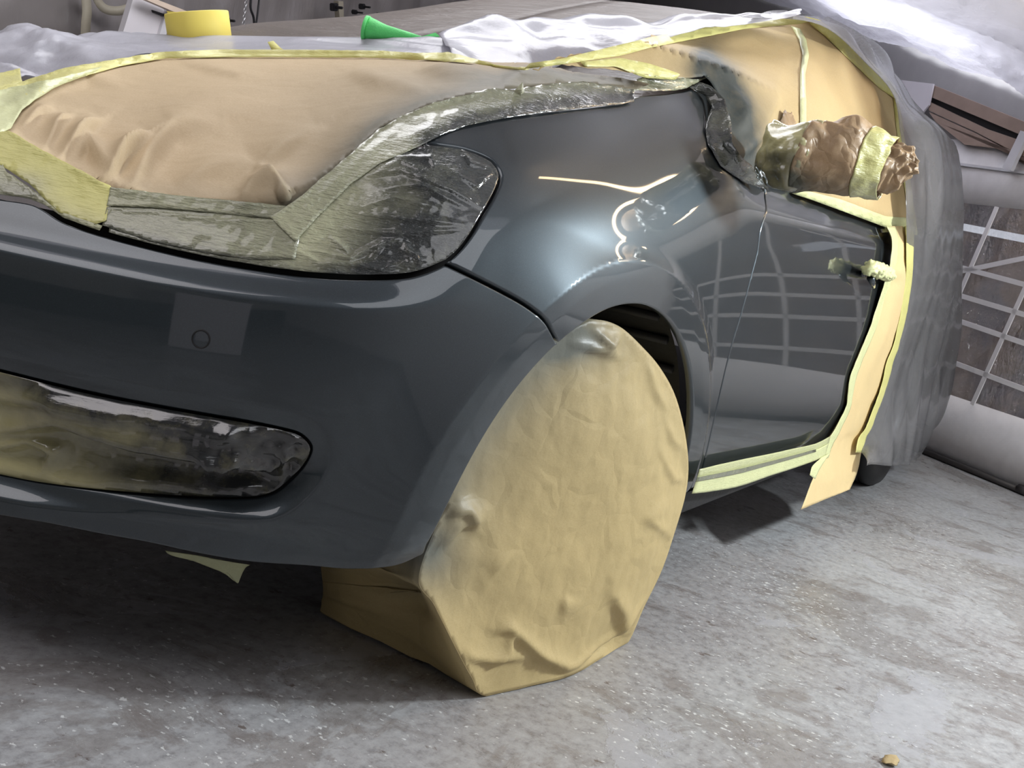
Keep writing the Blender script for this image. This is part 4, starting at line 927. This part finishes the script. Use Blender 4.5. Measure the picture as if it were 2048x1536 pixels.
# ---- wheel wrapped in paper
wh = thing('wheel_masking_paper', 'crumpled tan paper wrapped round the front wheel down to the floor', 'masking paper')
rim = [at(970, 1392, 2, .003), at(1060, 1372, 2, .003), at(1140, 1352, 2, .003), at(1200, 1320, 1, -.012), at(1252, 1291, 1, -.012), at(1288, 1215, 1, -.03), at(1324, 1140, 1, -.036), at(1351, 1060, 1, -.04), at(1371, 990, 1, -.042), at(1377, 930, 1, -.042), at(1369, 860, 1, -.036), at(1350, 790, 1, -.026), at(1320, 735, 1, -.014), at(1283, 692, 1, -.002), at(1242, 655, 1, .012), at(1200, 640, 1, .022), at(1165, 648, 1, .03),
       np.array([-.225, .05, .59]), np.array([-.29, .065, .52]), np.array([-.335, .08, .43]), np.array([-.355, .09, .35]), at(838, 1150, 1, .095), at(868, 1210, 1, .082), at(908, 1290, 1, .06), at(943, 1355, 1, .05)]
rim = catmull(rim, 5, True); nR = len(rim); cen = np.array([-.01, .0, .31])
hid = np.array([sstep(-.10, -.33, p[0])*sstep(.20, .05, p[2]) for p in rim])
inner1 = []; inner2 = []
ang = np.array([math.atan2(p[2]-.31, p[0]) for p in rim])
for p, a in zip(rim, ang):
    q = np.array([p[0]*.97, p[1]+.10, .31+(p[2]-.31)*.99]); q[2] = max(q[2], .004)
    q2 = np.array([p[0]*.90, p[1]+.22, .31+(p[2]-.31)*.93]); q2[2] = max(q2[2], .004)
    fr2 = sstep(-.05, -.22, p[0])*sstep(.46, .20, p[2])
    # towards the front the loose paper runs inwards along the tread to the floor
    if fr2 > 0:
        g1 = np.array([-.185-.10*max(0, p[2]-.05), .21, max(.004, p[2]*.62)]); g2 = np.array([-.19-.08*max(0, p[2]-.1), .41, max(.006, .30*p[2]+.01)])
        if p[2] > .22: g1[0] = -.30; g2[0] = -.24; g1[2] = p[2]*.80; g2[2] = p[2]*.70
        q = q*(1-fr2)+g1*fr2; q2 = q2*(1-fr2)+g2*fr2
    inner1.append(q); inner2.append(q2)
loops = [np.array(inner2), np.array(inner1), rim]
L3 = [inner2]
def up2(L, k=3):
    return catmull(np.array(L), k, True)
rim = up2(rim); inner1 = up2(inner1); inner2 = up2(inner2); nR = len(rim)
V2, FF = cdt(rim[:, [0, 2]], [], grid_in(rim[:, [0, 2]], .0065, .004))
dist = ((V2[:, None, :]-rim[None, :, [0, 2]])**2).sum(2); nb = dist.argmin(1); isr = dist.min(1) < 1e-9
wgt = 1/(dist+1e-4)**1.5; yv_ = (wgt*rim[None, :, 1]).sum(1)/wgt.sum(1); yv_[isr] = rim[nb[isr], 1]
rimd = np.sqrt(dist.min(1)); VF = np.stack([V2[:, 0], yv_-.020*(1-np.exp(-(rimd/.12)**2)), V2[:, 1]], 1); nF = len(VF)
A = np.stack([inner2, (inner2*2+inner1)/3, (inner2+2*inner1)/3, inner1, (3*inner1+rim)/4, (inner1+rim)/2, (inner1+3*rim)/4, rim])
V = np.vstack([VF, A.reshape(-1, 3)]); F = [tuple(f) for f in FF]+[tuple(i+nF for i in f) for f in grid_faces(A.shape[0], nR, True)]
o = mesh_obj('paper_wrap', V, F, WHPAPER, wh)
Nn = vnormals(o); sg = np.where(np.arange(len(V)) < nF, 1.0 if (Nn[:nF, 1].mean() < 0) else -1.0, 1.0); Nn = Nn*sg[:, None]
rc = A.reshape(-1, 3)-np.array([0, .2, .31]); rc[:, 1] = 0
if np.sum(Nn[nF:]*rc) < 0: Nn[nF:] *= -1
pv = proj(V); front = np.arange(len(V)) < nF
edge = np.ones(len(V)); edge[:nF] = sstep(0, .022, rimd); edge[nF:] = np.repeat([1, 1, 1, 1, .9, .7, .35, 0], nR)
whf = folds([([(990, 1260), (1020, 1255), (1080, 1310), (1160, 1340)], .012, 9, 18), ([(905, 1312), (980, 1318), (1060, 1312)], .010, 8, 16), ([(985, 1325), (1015, 1300), (1022, 1262)], .012, 6, 12), ([(1225, 1180), (1245, 1230), (1240, 1275)], .014, 12, 30), ([(1130, 1190), (1125, 1230)], .008, 8, 24), ([(1060, 1300), (1140, 1345), (1200, 1300)], .008, 8, 20),
             ([(880, 1020), (930, 1015), (955, 1060)], .016, 12, 24), ([(870, 1100), (910, 1050), (960, 1030)], .014, 12, 22), ([(980, 1150), (1020, 1105)], .006, 6, 20), ([(1290, 1210), (1240, 1272), (1140, 1346)], -.014, 5, 9), ([(1286, 1200), (1232, 1264), (1140, 1335)], .006, 5, 16), ([(830, 1145), (880, 1250), (970, 1390)], .006, 6, 10), ([(1330, 830), (1345, 880), (1365, 900)], .006, 6, 14), ([(1320, 900), (1350, 960), (1370, 960)], .006, 6, 14),
             ([(1150, 690), (1200, 700), (1240, 715)], .012, 8, 16), ([(1190, 660), (1215, 690), (1242, 665)], .014, 8, 14), ([(1290, 700), (1310, 780), (1340, 830)], .006, 8, 16), ([(1330, 1000), (1300, 1040), (1350, 1080)], .006, 8, 16), ([(745, 1150), (790, 1195), (850, 1230)], -.016, 8, 14), ([(640, 1200), (690, 1190), (720, 1220)], .012, 8, 14), ([(760, 1170), (800, 1250), (900, 1340)], .010, 10, 20)])
dsp = whf(V, pv)*edge+edge*(.007*crumple(V, 91, 7, 3.0)+.0030*crumple(V, 92, 8, 9)+np.where(front, 0, .014*crumple(V, 93, 7, 7))+.0012*ridged(V*26, 94))
dsp = np.where(V[:, 2] < .02, np.minimum(dsp, .003), dsp); V = V+Nn*dsp[:, None]; V[:, 2] = np.maximum(V[:, 2], .002); setverts(o, V)
set_attr(o, 'spray', np.clip(.80*np.exp(-(pd(pv, [(1130, 640), (1075, 700), (1000, 790), (930, 890), (880, 1000), (850, 1080)])/80)**1.4)+.55*np.exp(-(((pv[:, 0]-1150)/80)**2+((pv[:, 1]-690)/45)**2))+.35*np.exp(-(((pv[:, 0]-850)/70)**2+((pv[:, 1]-1130)/60)**2))+.10*sstep(1100, 800, pv[:, 1]), 0, 1))
solid(o, .0006)
# ---- scraps below and on the floor
us = thing('underbody_masking_paper', 'pointed scrap of pale paper hanging below the dark front bumper', 'masking paper')
R0 = [(330, 1100), (380, 1108), (440, 1118), (500, 1128)]; R1 = [(345, 1110), (390, 1122), (440, 1136), (492, 1134)]; R2 = [(400, 1124), (432, 1136), (462, 1154), (486, 1144)]; R3 = [(440, 1136), (456, 1146), (474, 1167), (480, 1158)]
o = net_obj('paper_scrap', net([[at(x, y, 1, .40-.0006*(x-400)) for x, y in r] for r in (R0, R1, R2, R3)], 5, 5), TAPE2, us, wr(20, .004, 95), .0006); set_attr(o, 'spray', [.45]*len(o.data.vertices))
fs = thing('paper_scrap', 'small crumpled scrap of paper lying on the floor away from the car', 'scrap')
c = at(1780, 1527, 2, 0.0); V = []; 
for i in range(7):
    for j in range(4): V.append(c+np.array([(.022*(i-3))/3*(1-.25*abs(j-1.5)), (j-1.5)*.008, .006+.004*math.sin(i*2.1+j*1.7)]))
o = mesh_obj('crumpled_paper', V, grid_faces(7, 4), SIDEPAPER, fs); solid(o, .0006); set_attr(o, 'spray', [.2]*28)

# ================================================================== PLASTIC SHEETS
def mirror_y(r): return r+[(x, 1.8-y, z) for x, y, z in r[-2::-1]]
# sheet over windscreen and roof, following the cabin
GW = GB.copy(); ncol = GB.shape[1]
V, F = net_mesh(GW); o = mesh_obj('roof_plastic_sheet', V, F, PL_STREAK); Nn = vnormals(o)
if np.sum(Nn*(V-V.mean(0)), 1).mean() < 0: o.data.flip_normals(); o.data.update(); Nn = vnormals(o)
setverts(o, V+Nn*(.006+.004*ridged(V*np.array([1.2, 1.2, 14]), 101))[:, None]); solid(o, .0005)
tag(o, 'streaky brownish plastic sheet stretched over the windscreen and roof', 'plastic sheet')
# white sheet across the foot of the windscreen
cb = [(-140, 215), (0, 182), (100, 162), (200, 140), (330, 116), (450, 110), (600, 109), (750, 112), (870, 118), (960, 128), (1060, 142)]
ct = [(-140, 88), (0, 73), (100, 69), (200, 68), (330, 72), (450, 73), (600, 74), (700, 76), (800, 78), (880, 79), (975, 84)]
cxb = [-.32, -.24, -.15, -.07, .02, .09, .15, .19, .21, .22, .23]; cxt = [-.2, -.1, 0, .1, .22, .27, .31, .33, .34, .35, .36]
rws = []
for f_, fx in ((0, 0), (.35, .25), (.7, .6), (1, 1)):
    rws.append([at(a+(c-a)*f_, b+(d-b)*f_, 0, x0+(x1-x0)*fx) for (a, b), (c, d), x0, x1 in zip(cb, ct, cxb, cxt)])
rws.append([p+np.array([.12, .05, -.03]) for p in rws[-1]])
def cowl_d(V, p):
    q = np.stack([p[:, 0]*.0042, p[:, 1]*.085-p[:, 0]*.004+np.sin(p[:, 0]*.011)*.5, 0*p[:, 0]], -1)
    lf = sstep(480, 60, p[:, 0])
    return .007*ridged(q, 111, 2)+lf*(.010*ridged(q*np.array([2.2, 1.1, 1]), 112, 2)+.05*crumple(V*np.array([1, 1, 2]), 113, 8, 6))
o = net_obj('cowl_plastic_sheet', net(rws, 12, 10), PL_WHITE, None, cowl_d); solid(o, .0005)
tag(o, 'white crinkled plastic sheet across the rear edge of the bonnet', 'plastic sheet')
SUP_COWL = Support([(verts(o), [tuple(p.vertices) for p in o.data.polygons])])
# loose white sheet below the windscreen pillar
lb = [(900, 116), (980, 130), (1050, 134), (1120, 120), (1200, 102), (1300, 80), (1400, 60), (1500, 44), (1600, 36)]
lt_ = [(880, 74), (960, 42), (1040, 38), (1090, 33), (1180, 36), (1300, 40), (1400, 33), (1500, 30), (1600, 26)]
xb = [.12, .2, .28, .42, .56, .72, .88, 1.05, 1.22]; xt = [.30, .42, .52, .62, .74, .88, 1.02, 1.16, 1.32]
rws = []
for f_, g_ in ((-.08, 0), (.3, .25), (.7, .7), (1, 1)): rws.append([at(a+(c-a)*f_, b+(d-b)*f_, 0, x0+(x1-x0)*g_-.03) for (a, b), (c, d), x0, x1 in zip(lb, lt_, xb, xt)])
rws.append([p+np.array([.10, .05, .0]) for p in rws[-1]])
o = net_obj('pillar_plastic_sheet', net(rws, 10, 10), PL_WHITE, None, lambda V, p: .012*ridged(V*6, 121, 2)+.020*crumple(V, 122, 9, 6)); solid(o, .0005)
tag(o, 'loose white crumpled plastic sheet along the windscreen pillar above the window paper', 'plastic sheet')
# clear sheet hanging round the rear of the car
K = [([(1480, 34, .34), (1560, 20, .36), (1630, 24, .38), (1672, 36, .46)], .16),
     ([(1640, 50, .25), (1690, 62, .28), (1722, 72, .32), (1740, 84, .40)], .16),
     ([(1735, 130, .20), (1765, 130, .24), (1785, 132, .28), (1796, 140, .34)], .2),
     ([(1786, 190, .14), (1808, 196, .17), (1826, 202, .21), (1838, 208, .28)], .25),
     ([(1800, 262, .08), (1836, 250, .08), (1866, 240, .08), (1890, 250, .13)], .3),
     ([(1808, 320, .04), (1850, 310, .035), (1892, 290, .04), (1922, 300, .09)], .35),
     ([(1812, 420, -.012), (1862, 412, -.02), (1908, 400, -.01), (1935, 410, .03)], .4),
     ([(1812, 520, -.022), (1862, 520, -.045), (1905, 510, -.045), (1934, 520, 0)], .4),
     ([(1800, 610, -.022), (1850, 615, -.055), (1896, 615, -.055), (1927, 625, -.015)], .4),
     ([(1775, 710, -.022), (1828, 715, -.06), (1880, 720, -.06), (1914, 730, -.02)], .4),
     ([(1748, 800, -.022), (1806, 810, -.07), (1858, 815, -.075), (1890, 815, -.03)], .4),
     ([(1726, 870, -.026), (1780, 880, -.085), (1828, 880, -.09), (1862, 880, -.04)], .4),
     ([(1722, 905, -.045), (1748, 926, -.10), (1802, 932, -.105), (1843, 918, -.05)], .4)]
rws = []
for pts_, back in K:
    r = [at(x, y, 1, yv) for x, y, yv in pts_]; e = r[-1]
    r += [e+np.array([.16, .06+back*.2, .0]), e+np.array([.22, .25+back*.6, -.01])]; rws.append(r)
def rear_d(V, p): return sstep(2, 16, np.arange(len(V)) % 71)*(.030*ridged(V*np.array([3.0, 3.0, .6])+.5*vnoise(V*2, 7)[:, None], 131, 2)+.030*crumple(V*np.array([1, 1, .35]), 132, 8, 2.4))
o = net_obj('rear_plastic_sheet', net(rws, 14, 8), PL_CLEAR, None, rear_d); solid(o, .0005)
tag(o, 'clear plastic sheet draped round the rear of the car down to the wheel', 'plastic sheet')

# ================================================================== THINGS ON AND BEHIND THE CAR
# tape roll standing on the white sheet
rl = thing('masking_tape_roll', 'wide yellow roll of masking tape standing on the white plastic', 'tape roll')
bc = at(400, 76, 0, .27); R_r = np.linalg.norm(at(352, 72, 0, .27)-at(448, 72, 0, .27))/2*.92; hgt = np.linalg.norm(at(400, 76, 0, .27)-at(397, 24, 0, .27))
vd = (bc-CAM)/np.linalg.norm(bc-CAM); ax_ = ROT @ np.array([-.14, -.99, 0.0]); ax_ = ax_-vd*(ax_ @ vd)+vd*.04; ax_ /= np.linalg.norm(ax_); u_ = np.cross(ax_, [0, 1, 0]); u_ /= np.linalg.norm(u_); v_ = np.cross(ax_, u_)
prof = [(R_r*.72, 0), (R_r*.99, -.0), (R_r, .002), (R_r, hgt*.34), (R_r*1.004, hgt*.36), (R_r*1.004, hgt-.002), (R_r*.99, hgt), (R_r*.72, hgt), (R_r*.72, 0)]
V, F = [], []; n = 64
for k in range(n):
    t = 2*pi*k/n
    for r, hz in prof: V.append(bc-ax_*.004+u_*r*cos(t)+v_*r*sin(t)+ax_*hz)
for k in range(n):
    for i in range(len(prof)-1): F.append((k*9+i, ((k+1) % n)*9+i, ((k+1) % n)*9+i+1, k*9+i+1))
mesh_obj('tape_body', V, F, YELLOW, rl, True)
e0 = at(350, 26, 0, .27); pts_ = [(333, 22), (341, 36), (350, 44), (362, 30), (352, 24)]
o = mesh_obj('tape_end', [at(x, y, 0, .262) for x, y in pts_], [tuple(range(5))], YELLOW, rl, False); solid(o, .001); seat(rl, bc)
# green mesh cone
gc = thing('green_strainer', 'bright green mesh cone lying on the white plastic at the windscreen', 'strainer')
pa = [at(x, y, 0, xx) for x, y, xx in ((731, 56, .30), (770, 66, .32), (815, 74, .34), (850, 79, .35))]
o = tube('cone', pa, [.026, .017, .009, .003], GREEN, gc, 20); V = verts(o); setverts(o, V+vnormals(o)*(.003*ridged(V*60, 141))[:, None])
tube('rim_band', [pa[0]+(pa[0]-pa[1])*.05, pa[0]+(pa[1]-pa[0])*.12], .0275, GREEN, gc, 20)
o = mesh_obj('loose_tip', [at(x, y, 0, xx) for x, y, xx in ((835, 76, .345), (872, 66, .36), (880, 73, .36), (856, 80, .355))], [(0, 1, 2, 3)], GREEN, gc, False); solid(o, .004); seat(gc, pa[0])
# left background: panel, batten, chain, cables, clips, tape on the plastic wall
YB = 2.95
def bpoly(name, pts, mat, parent=None, y=YB, th=.02):
    o = mesh_obj(name, [at(a, b, 1, y) for a, b in pts], [tuple(range(len(pts)))], mat, parent, False); solid(o, th, 0); return o
cb_ = thing('leaning_panel', 'white boxed panel leaning against the plastic wall behind the yellow roll', 'panel')
bpoly('front_board', [(238, 74), (262, -6), (292, -6), (330, 24), (308, 120), (224, 120)], WHITEBOARD, cb_, YB, .03)
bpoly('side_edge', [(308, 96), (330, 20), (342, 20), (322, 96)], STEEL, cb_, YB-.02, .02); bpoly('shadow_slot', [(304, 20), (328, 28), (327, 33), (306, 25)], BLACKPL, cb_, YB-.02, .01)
seat(cb_, at(270, 110, 1, YB))
bt = tag(bpoly('timber_batten', [(280, -4), (292, -8), (380, 26), (520, 84), (508, 88), (420, 54), (350, 26)], PALEWOOD, None, YB-.06, .03), 'pale wooden batten leaning across the white panel behind the car', 'batten')
ch = thing('hanging_chain', 'thin steel chain hanging in front of the plastic wall', 'chain')
cp0, cp1 = at(496, -30, 1, 2.7), at(483, 78, 1, 2.7); nl = 16
for k in range(nl):
    c = cp0+(cp1-cp0)*(k+.5)/nl; ln = np.linalg.norm(cp1-cp0)/nl*.68; d = np.array([1, 0, 0]) if k % 2 else np.array([0.6, .8, 0])
    t = np.linspace(0, 2*pi, 14, endpoint=False); tube('chain_link', [c+d*.006*cos(a)+np.array([0, 0, 1])*ln*sin(a) for a in t], .0018, CHROME, ch, 6, True)
seat(ch, cp1)
tag(tube('black_cable', catmull([at(x, y, 1, 2.68) for x, y in ((504, -20), (501, 14), (507, 34), (508, 48), (506, 62), (505, 84))], 5), .005, BLACKPL, None, 8), 'wavy black cable hanging beside the thin chain', 'cable')
tag(tube('straight_cable', catmull([at(x, y, 1, 2.66) for x, y in ((520, -20), (516, 20), (511, 60), (509, 84))], 5), .004, BLACKPL, None, 8), 'thin straight black cable hanging right of the wavy cable', 'cable')
tag(tube('white_cable', [at(508, 46, 1, 2.69), at(505, 84, 1, 2.69)], .006, STEEL, None, 8), 'short white cable sleeve below the wavy black cable', 'cable')
CL = [((668, 14), 7, 'square black clip on the pale tape post'), ((724, 13), 5, 'small black clip left of the far roof edge'), ((709, 24), 4, 'lower small black clip on the plastic wall above the green cone'), ((758, 30), 4, 'black clip just above the roof edge'), ((452, 40), 6, 'black clip on the wall right of the yellow roll')]
for (x, y), r, lb_ in CL:
    c = at(x, y, 1, 3.08); k = thing('clip', lb_, 'clip'); s_ = r*2/FPX*np.linalg.norm(c-CAM)
    box('jaw', (s_, .03, s_), c, BLACKPL, k, (0, radians(-15), 0)); box('lever', (s_*.5, .05, s_*.35), c+np.array([0, -.03, 0]), BLACKPL, k, (0, radians(-15), 0)); seat(k, c)
TW = simple('tan_tape', (.30, .27, .21), .5, nscale=12, namt=.2)
def wtape(pts, wd, lab):
    pts = catmull([at(x, y, 1, 3.13) for x, y in pts], 5); V = []
    for i, p in enumerate(pts):
        t = pts[min(i+1, len(pts)-1)]-pts[max(i-1, 0)]; n_ = np.cross(t, [0, 1, 0]); n_ /= np.linalg.norm(n_); V += [p+n_*wd, p-n_*wd]
    o = mesh_obj('wall_tape', V, [(2*i, 2*i+1, 2*i+3, 2*i+2) for i in range(len(pts)-1)], TW); solid(o, .002); return tag(o, lab, 'tape')
wtape([(170, -20), (174, 20), (172, 50), (170, 90)], .022, 'upright tan tape strip on the plastic wall left of the white panel')
wtape([(185, -20), (205, 14), (232, 22), (262, 16)], .018, 'curved tan tape strip on the plastic wall beside the white panel')
tag(bpoly('tape_post', [(672, 2), (682, 2), (684, 52), (676, 52)], TW, None, 3.1, .03), 'short pale tape post on the plastic wall below the square clip', 'post')

# ================================================================== LAMPS OUT OF VIEW, PLACED FOR THEIR REFLECTIONS IN THE PAINT
def mirror_dir(px, py):
    s, z = hit_sz([(px, py)])[0]; P = on_body(s, z); n = body_n(np.array([s]), np.array([z]))[0]; d = P-CAM; d /= np.linalg.norm(d); return P, d-2*(d @ n)*n
# unseen warm ring and strip, shaped and placed for their reflections in the wing
WARM = m_emit('warm_lamp_glow', (1, .72, .42), 22.0)
rl_ = thing('reflection_ring', 'unseen warm lamp shaped as a ring for its reflection in the front wing', 'lamp')
dl, dr_, du_, dd_ = (mirror_dir(*q)[1] for q in ((1198, 430), (1340, 430), (1268, 380), (1268, 485))); RR = float(np.linalg.norm(dl-dr_)+np.linalg.norm(du_-dd_))*.5
P, rd = mirror_dir(1268, 440); c = P+rd*2.0; a1 = np.cross(rd, [0, 0, 1]); a1 /= np.linalg.norm(a1); a2 = np.cross(a1, rd)
tube('glowing_ring', [c+RR*(cos(q)*a1+sin(q)*a2) for q in np.linspace(-.75, 4.4, 50)], .019, WARM, rl_, 10)
tube('ring_hub', [c+rd*.02, c+rd*.05], .125, WHITEBOARD, rl_, 24)
tube('hanging_pole', [c+rd*.06, c+rd*.16+[0, 0, .1], np.array([c[0]+.16*rd[0], c[1]+.16*rd[1], 2.53])], .014, DARKSTEEL, rl_)
seat(rl_, c)
tl_ = thing('reflection_strip', 'unseen warm lamp bent into a strip for its reflection in the front wing', 'lamp')
sp_ = [(lambda q: q[0]+q[1]*1.98)(mirror_dir(x, y)) for x, y in ((1078, 355), (1150, 361), (1220, 370), (1296, 377), (1374, 384))]; ea, eb = sp_[0], sp_[-1]  # strip bent along the mirrored rays so its reflection follows the wing
tube('glowing_strip', catmull(sp_, 8), .018, WARM, tl_, 10)
for e in (ea, eb): tube('hanging_wire', [e, np.array([e[0], e[1], 2.5])], .002, BLACKPL, tl_, 6)
seat(tl_, (ea+eb)/2)
wb_ = thing('white_board', 'white board standing against the grey wall behind the camera', 'board')
box('face_board', (.03, .84, .80), (-3.3, -1.22, .405), WHITEBOARD, wb_, (0, radians(-4), radians(28)))
for q in (-.2, .2): box('foot', (.25, .03, .03), (-3.5-.47*q, -1.28+.88*q, .015), STEEL, wb_, (0, 0, radians(28)))
seat(wb_, (-3.5, -1.28, 0))
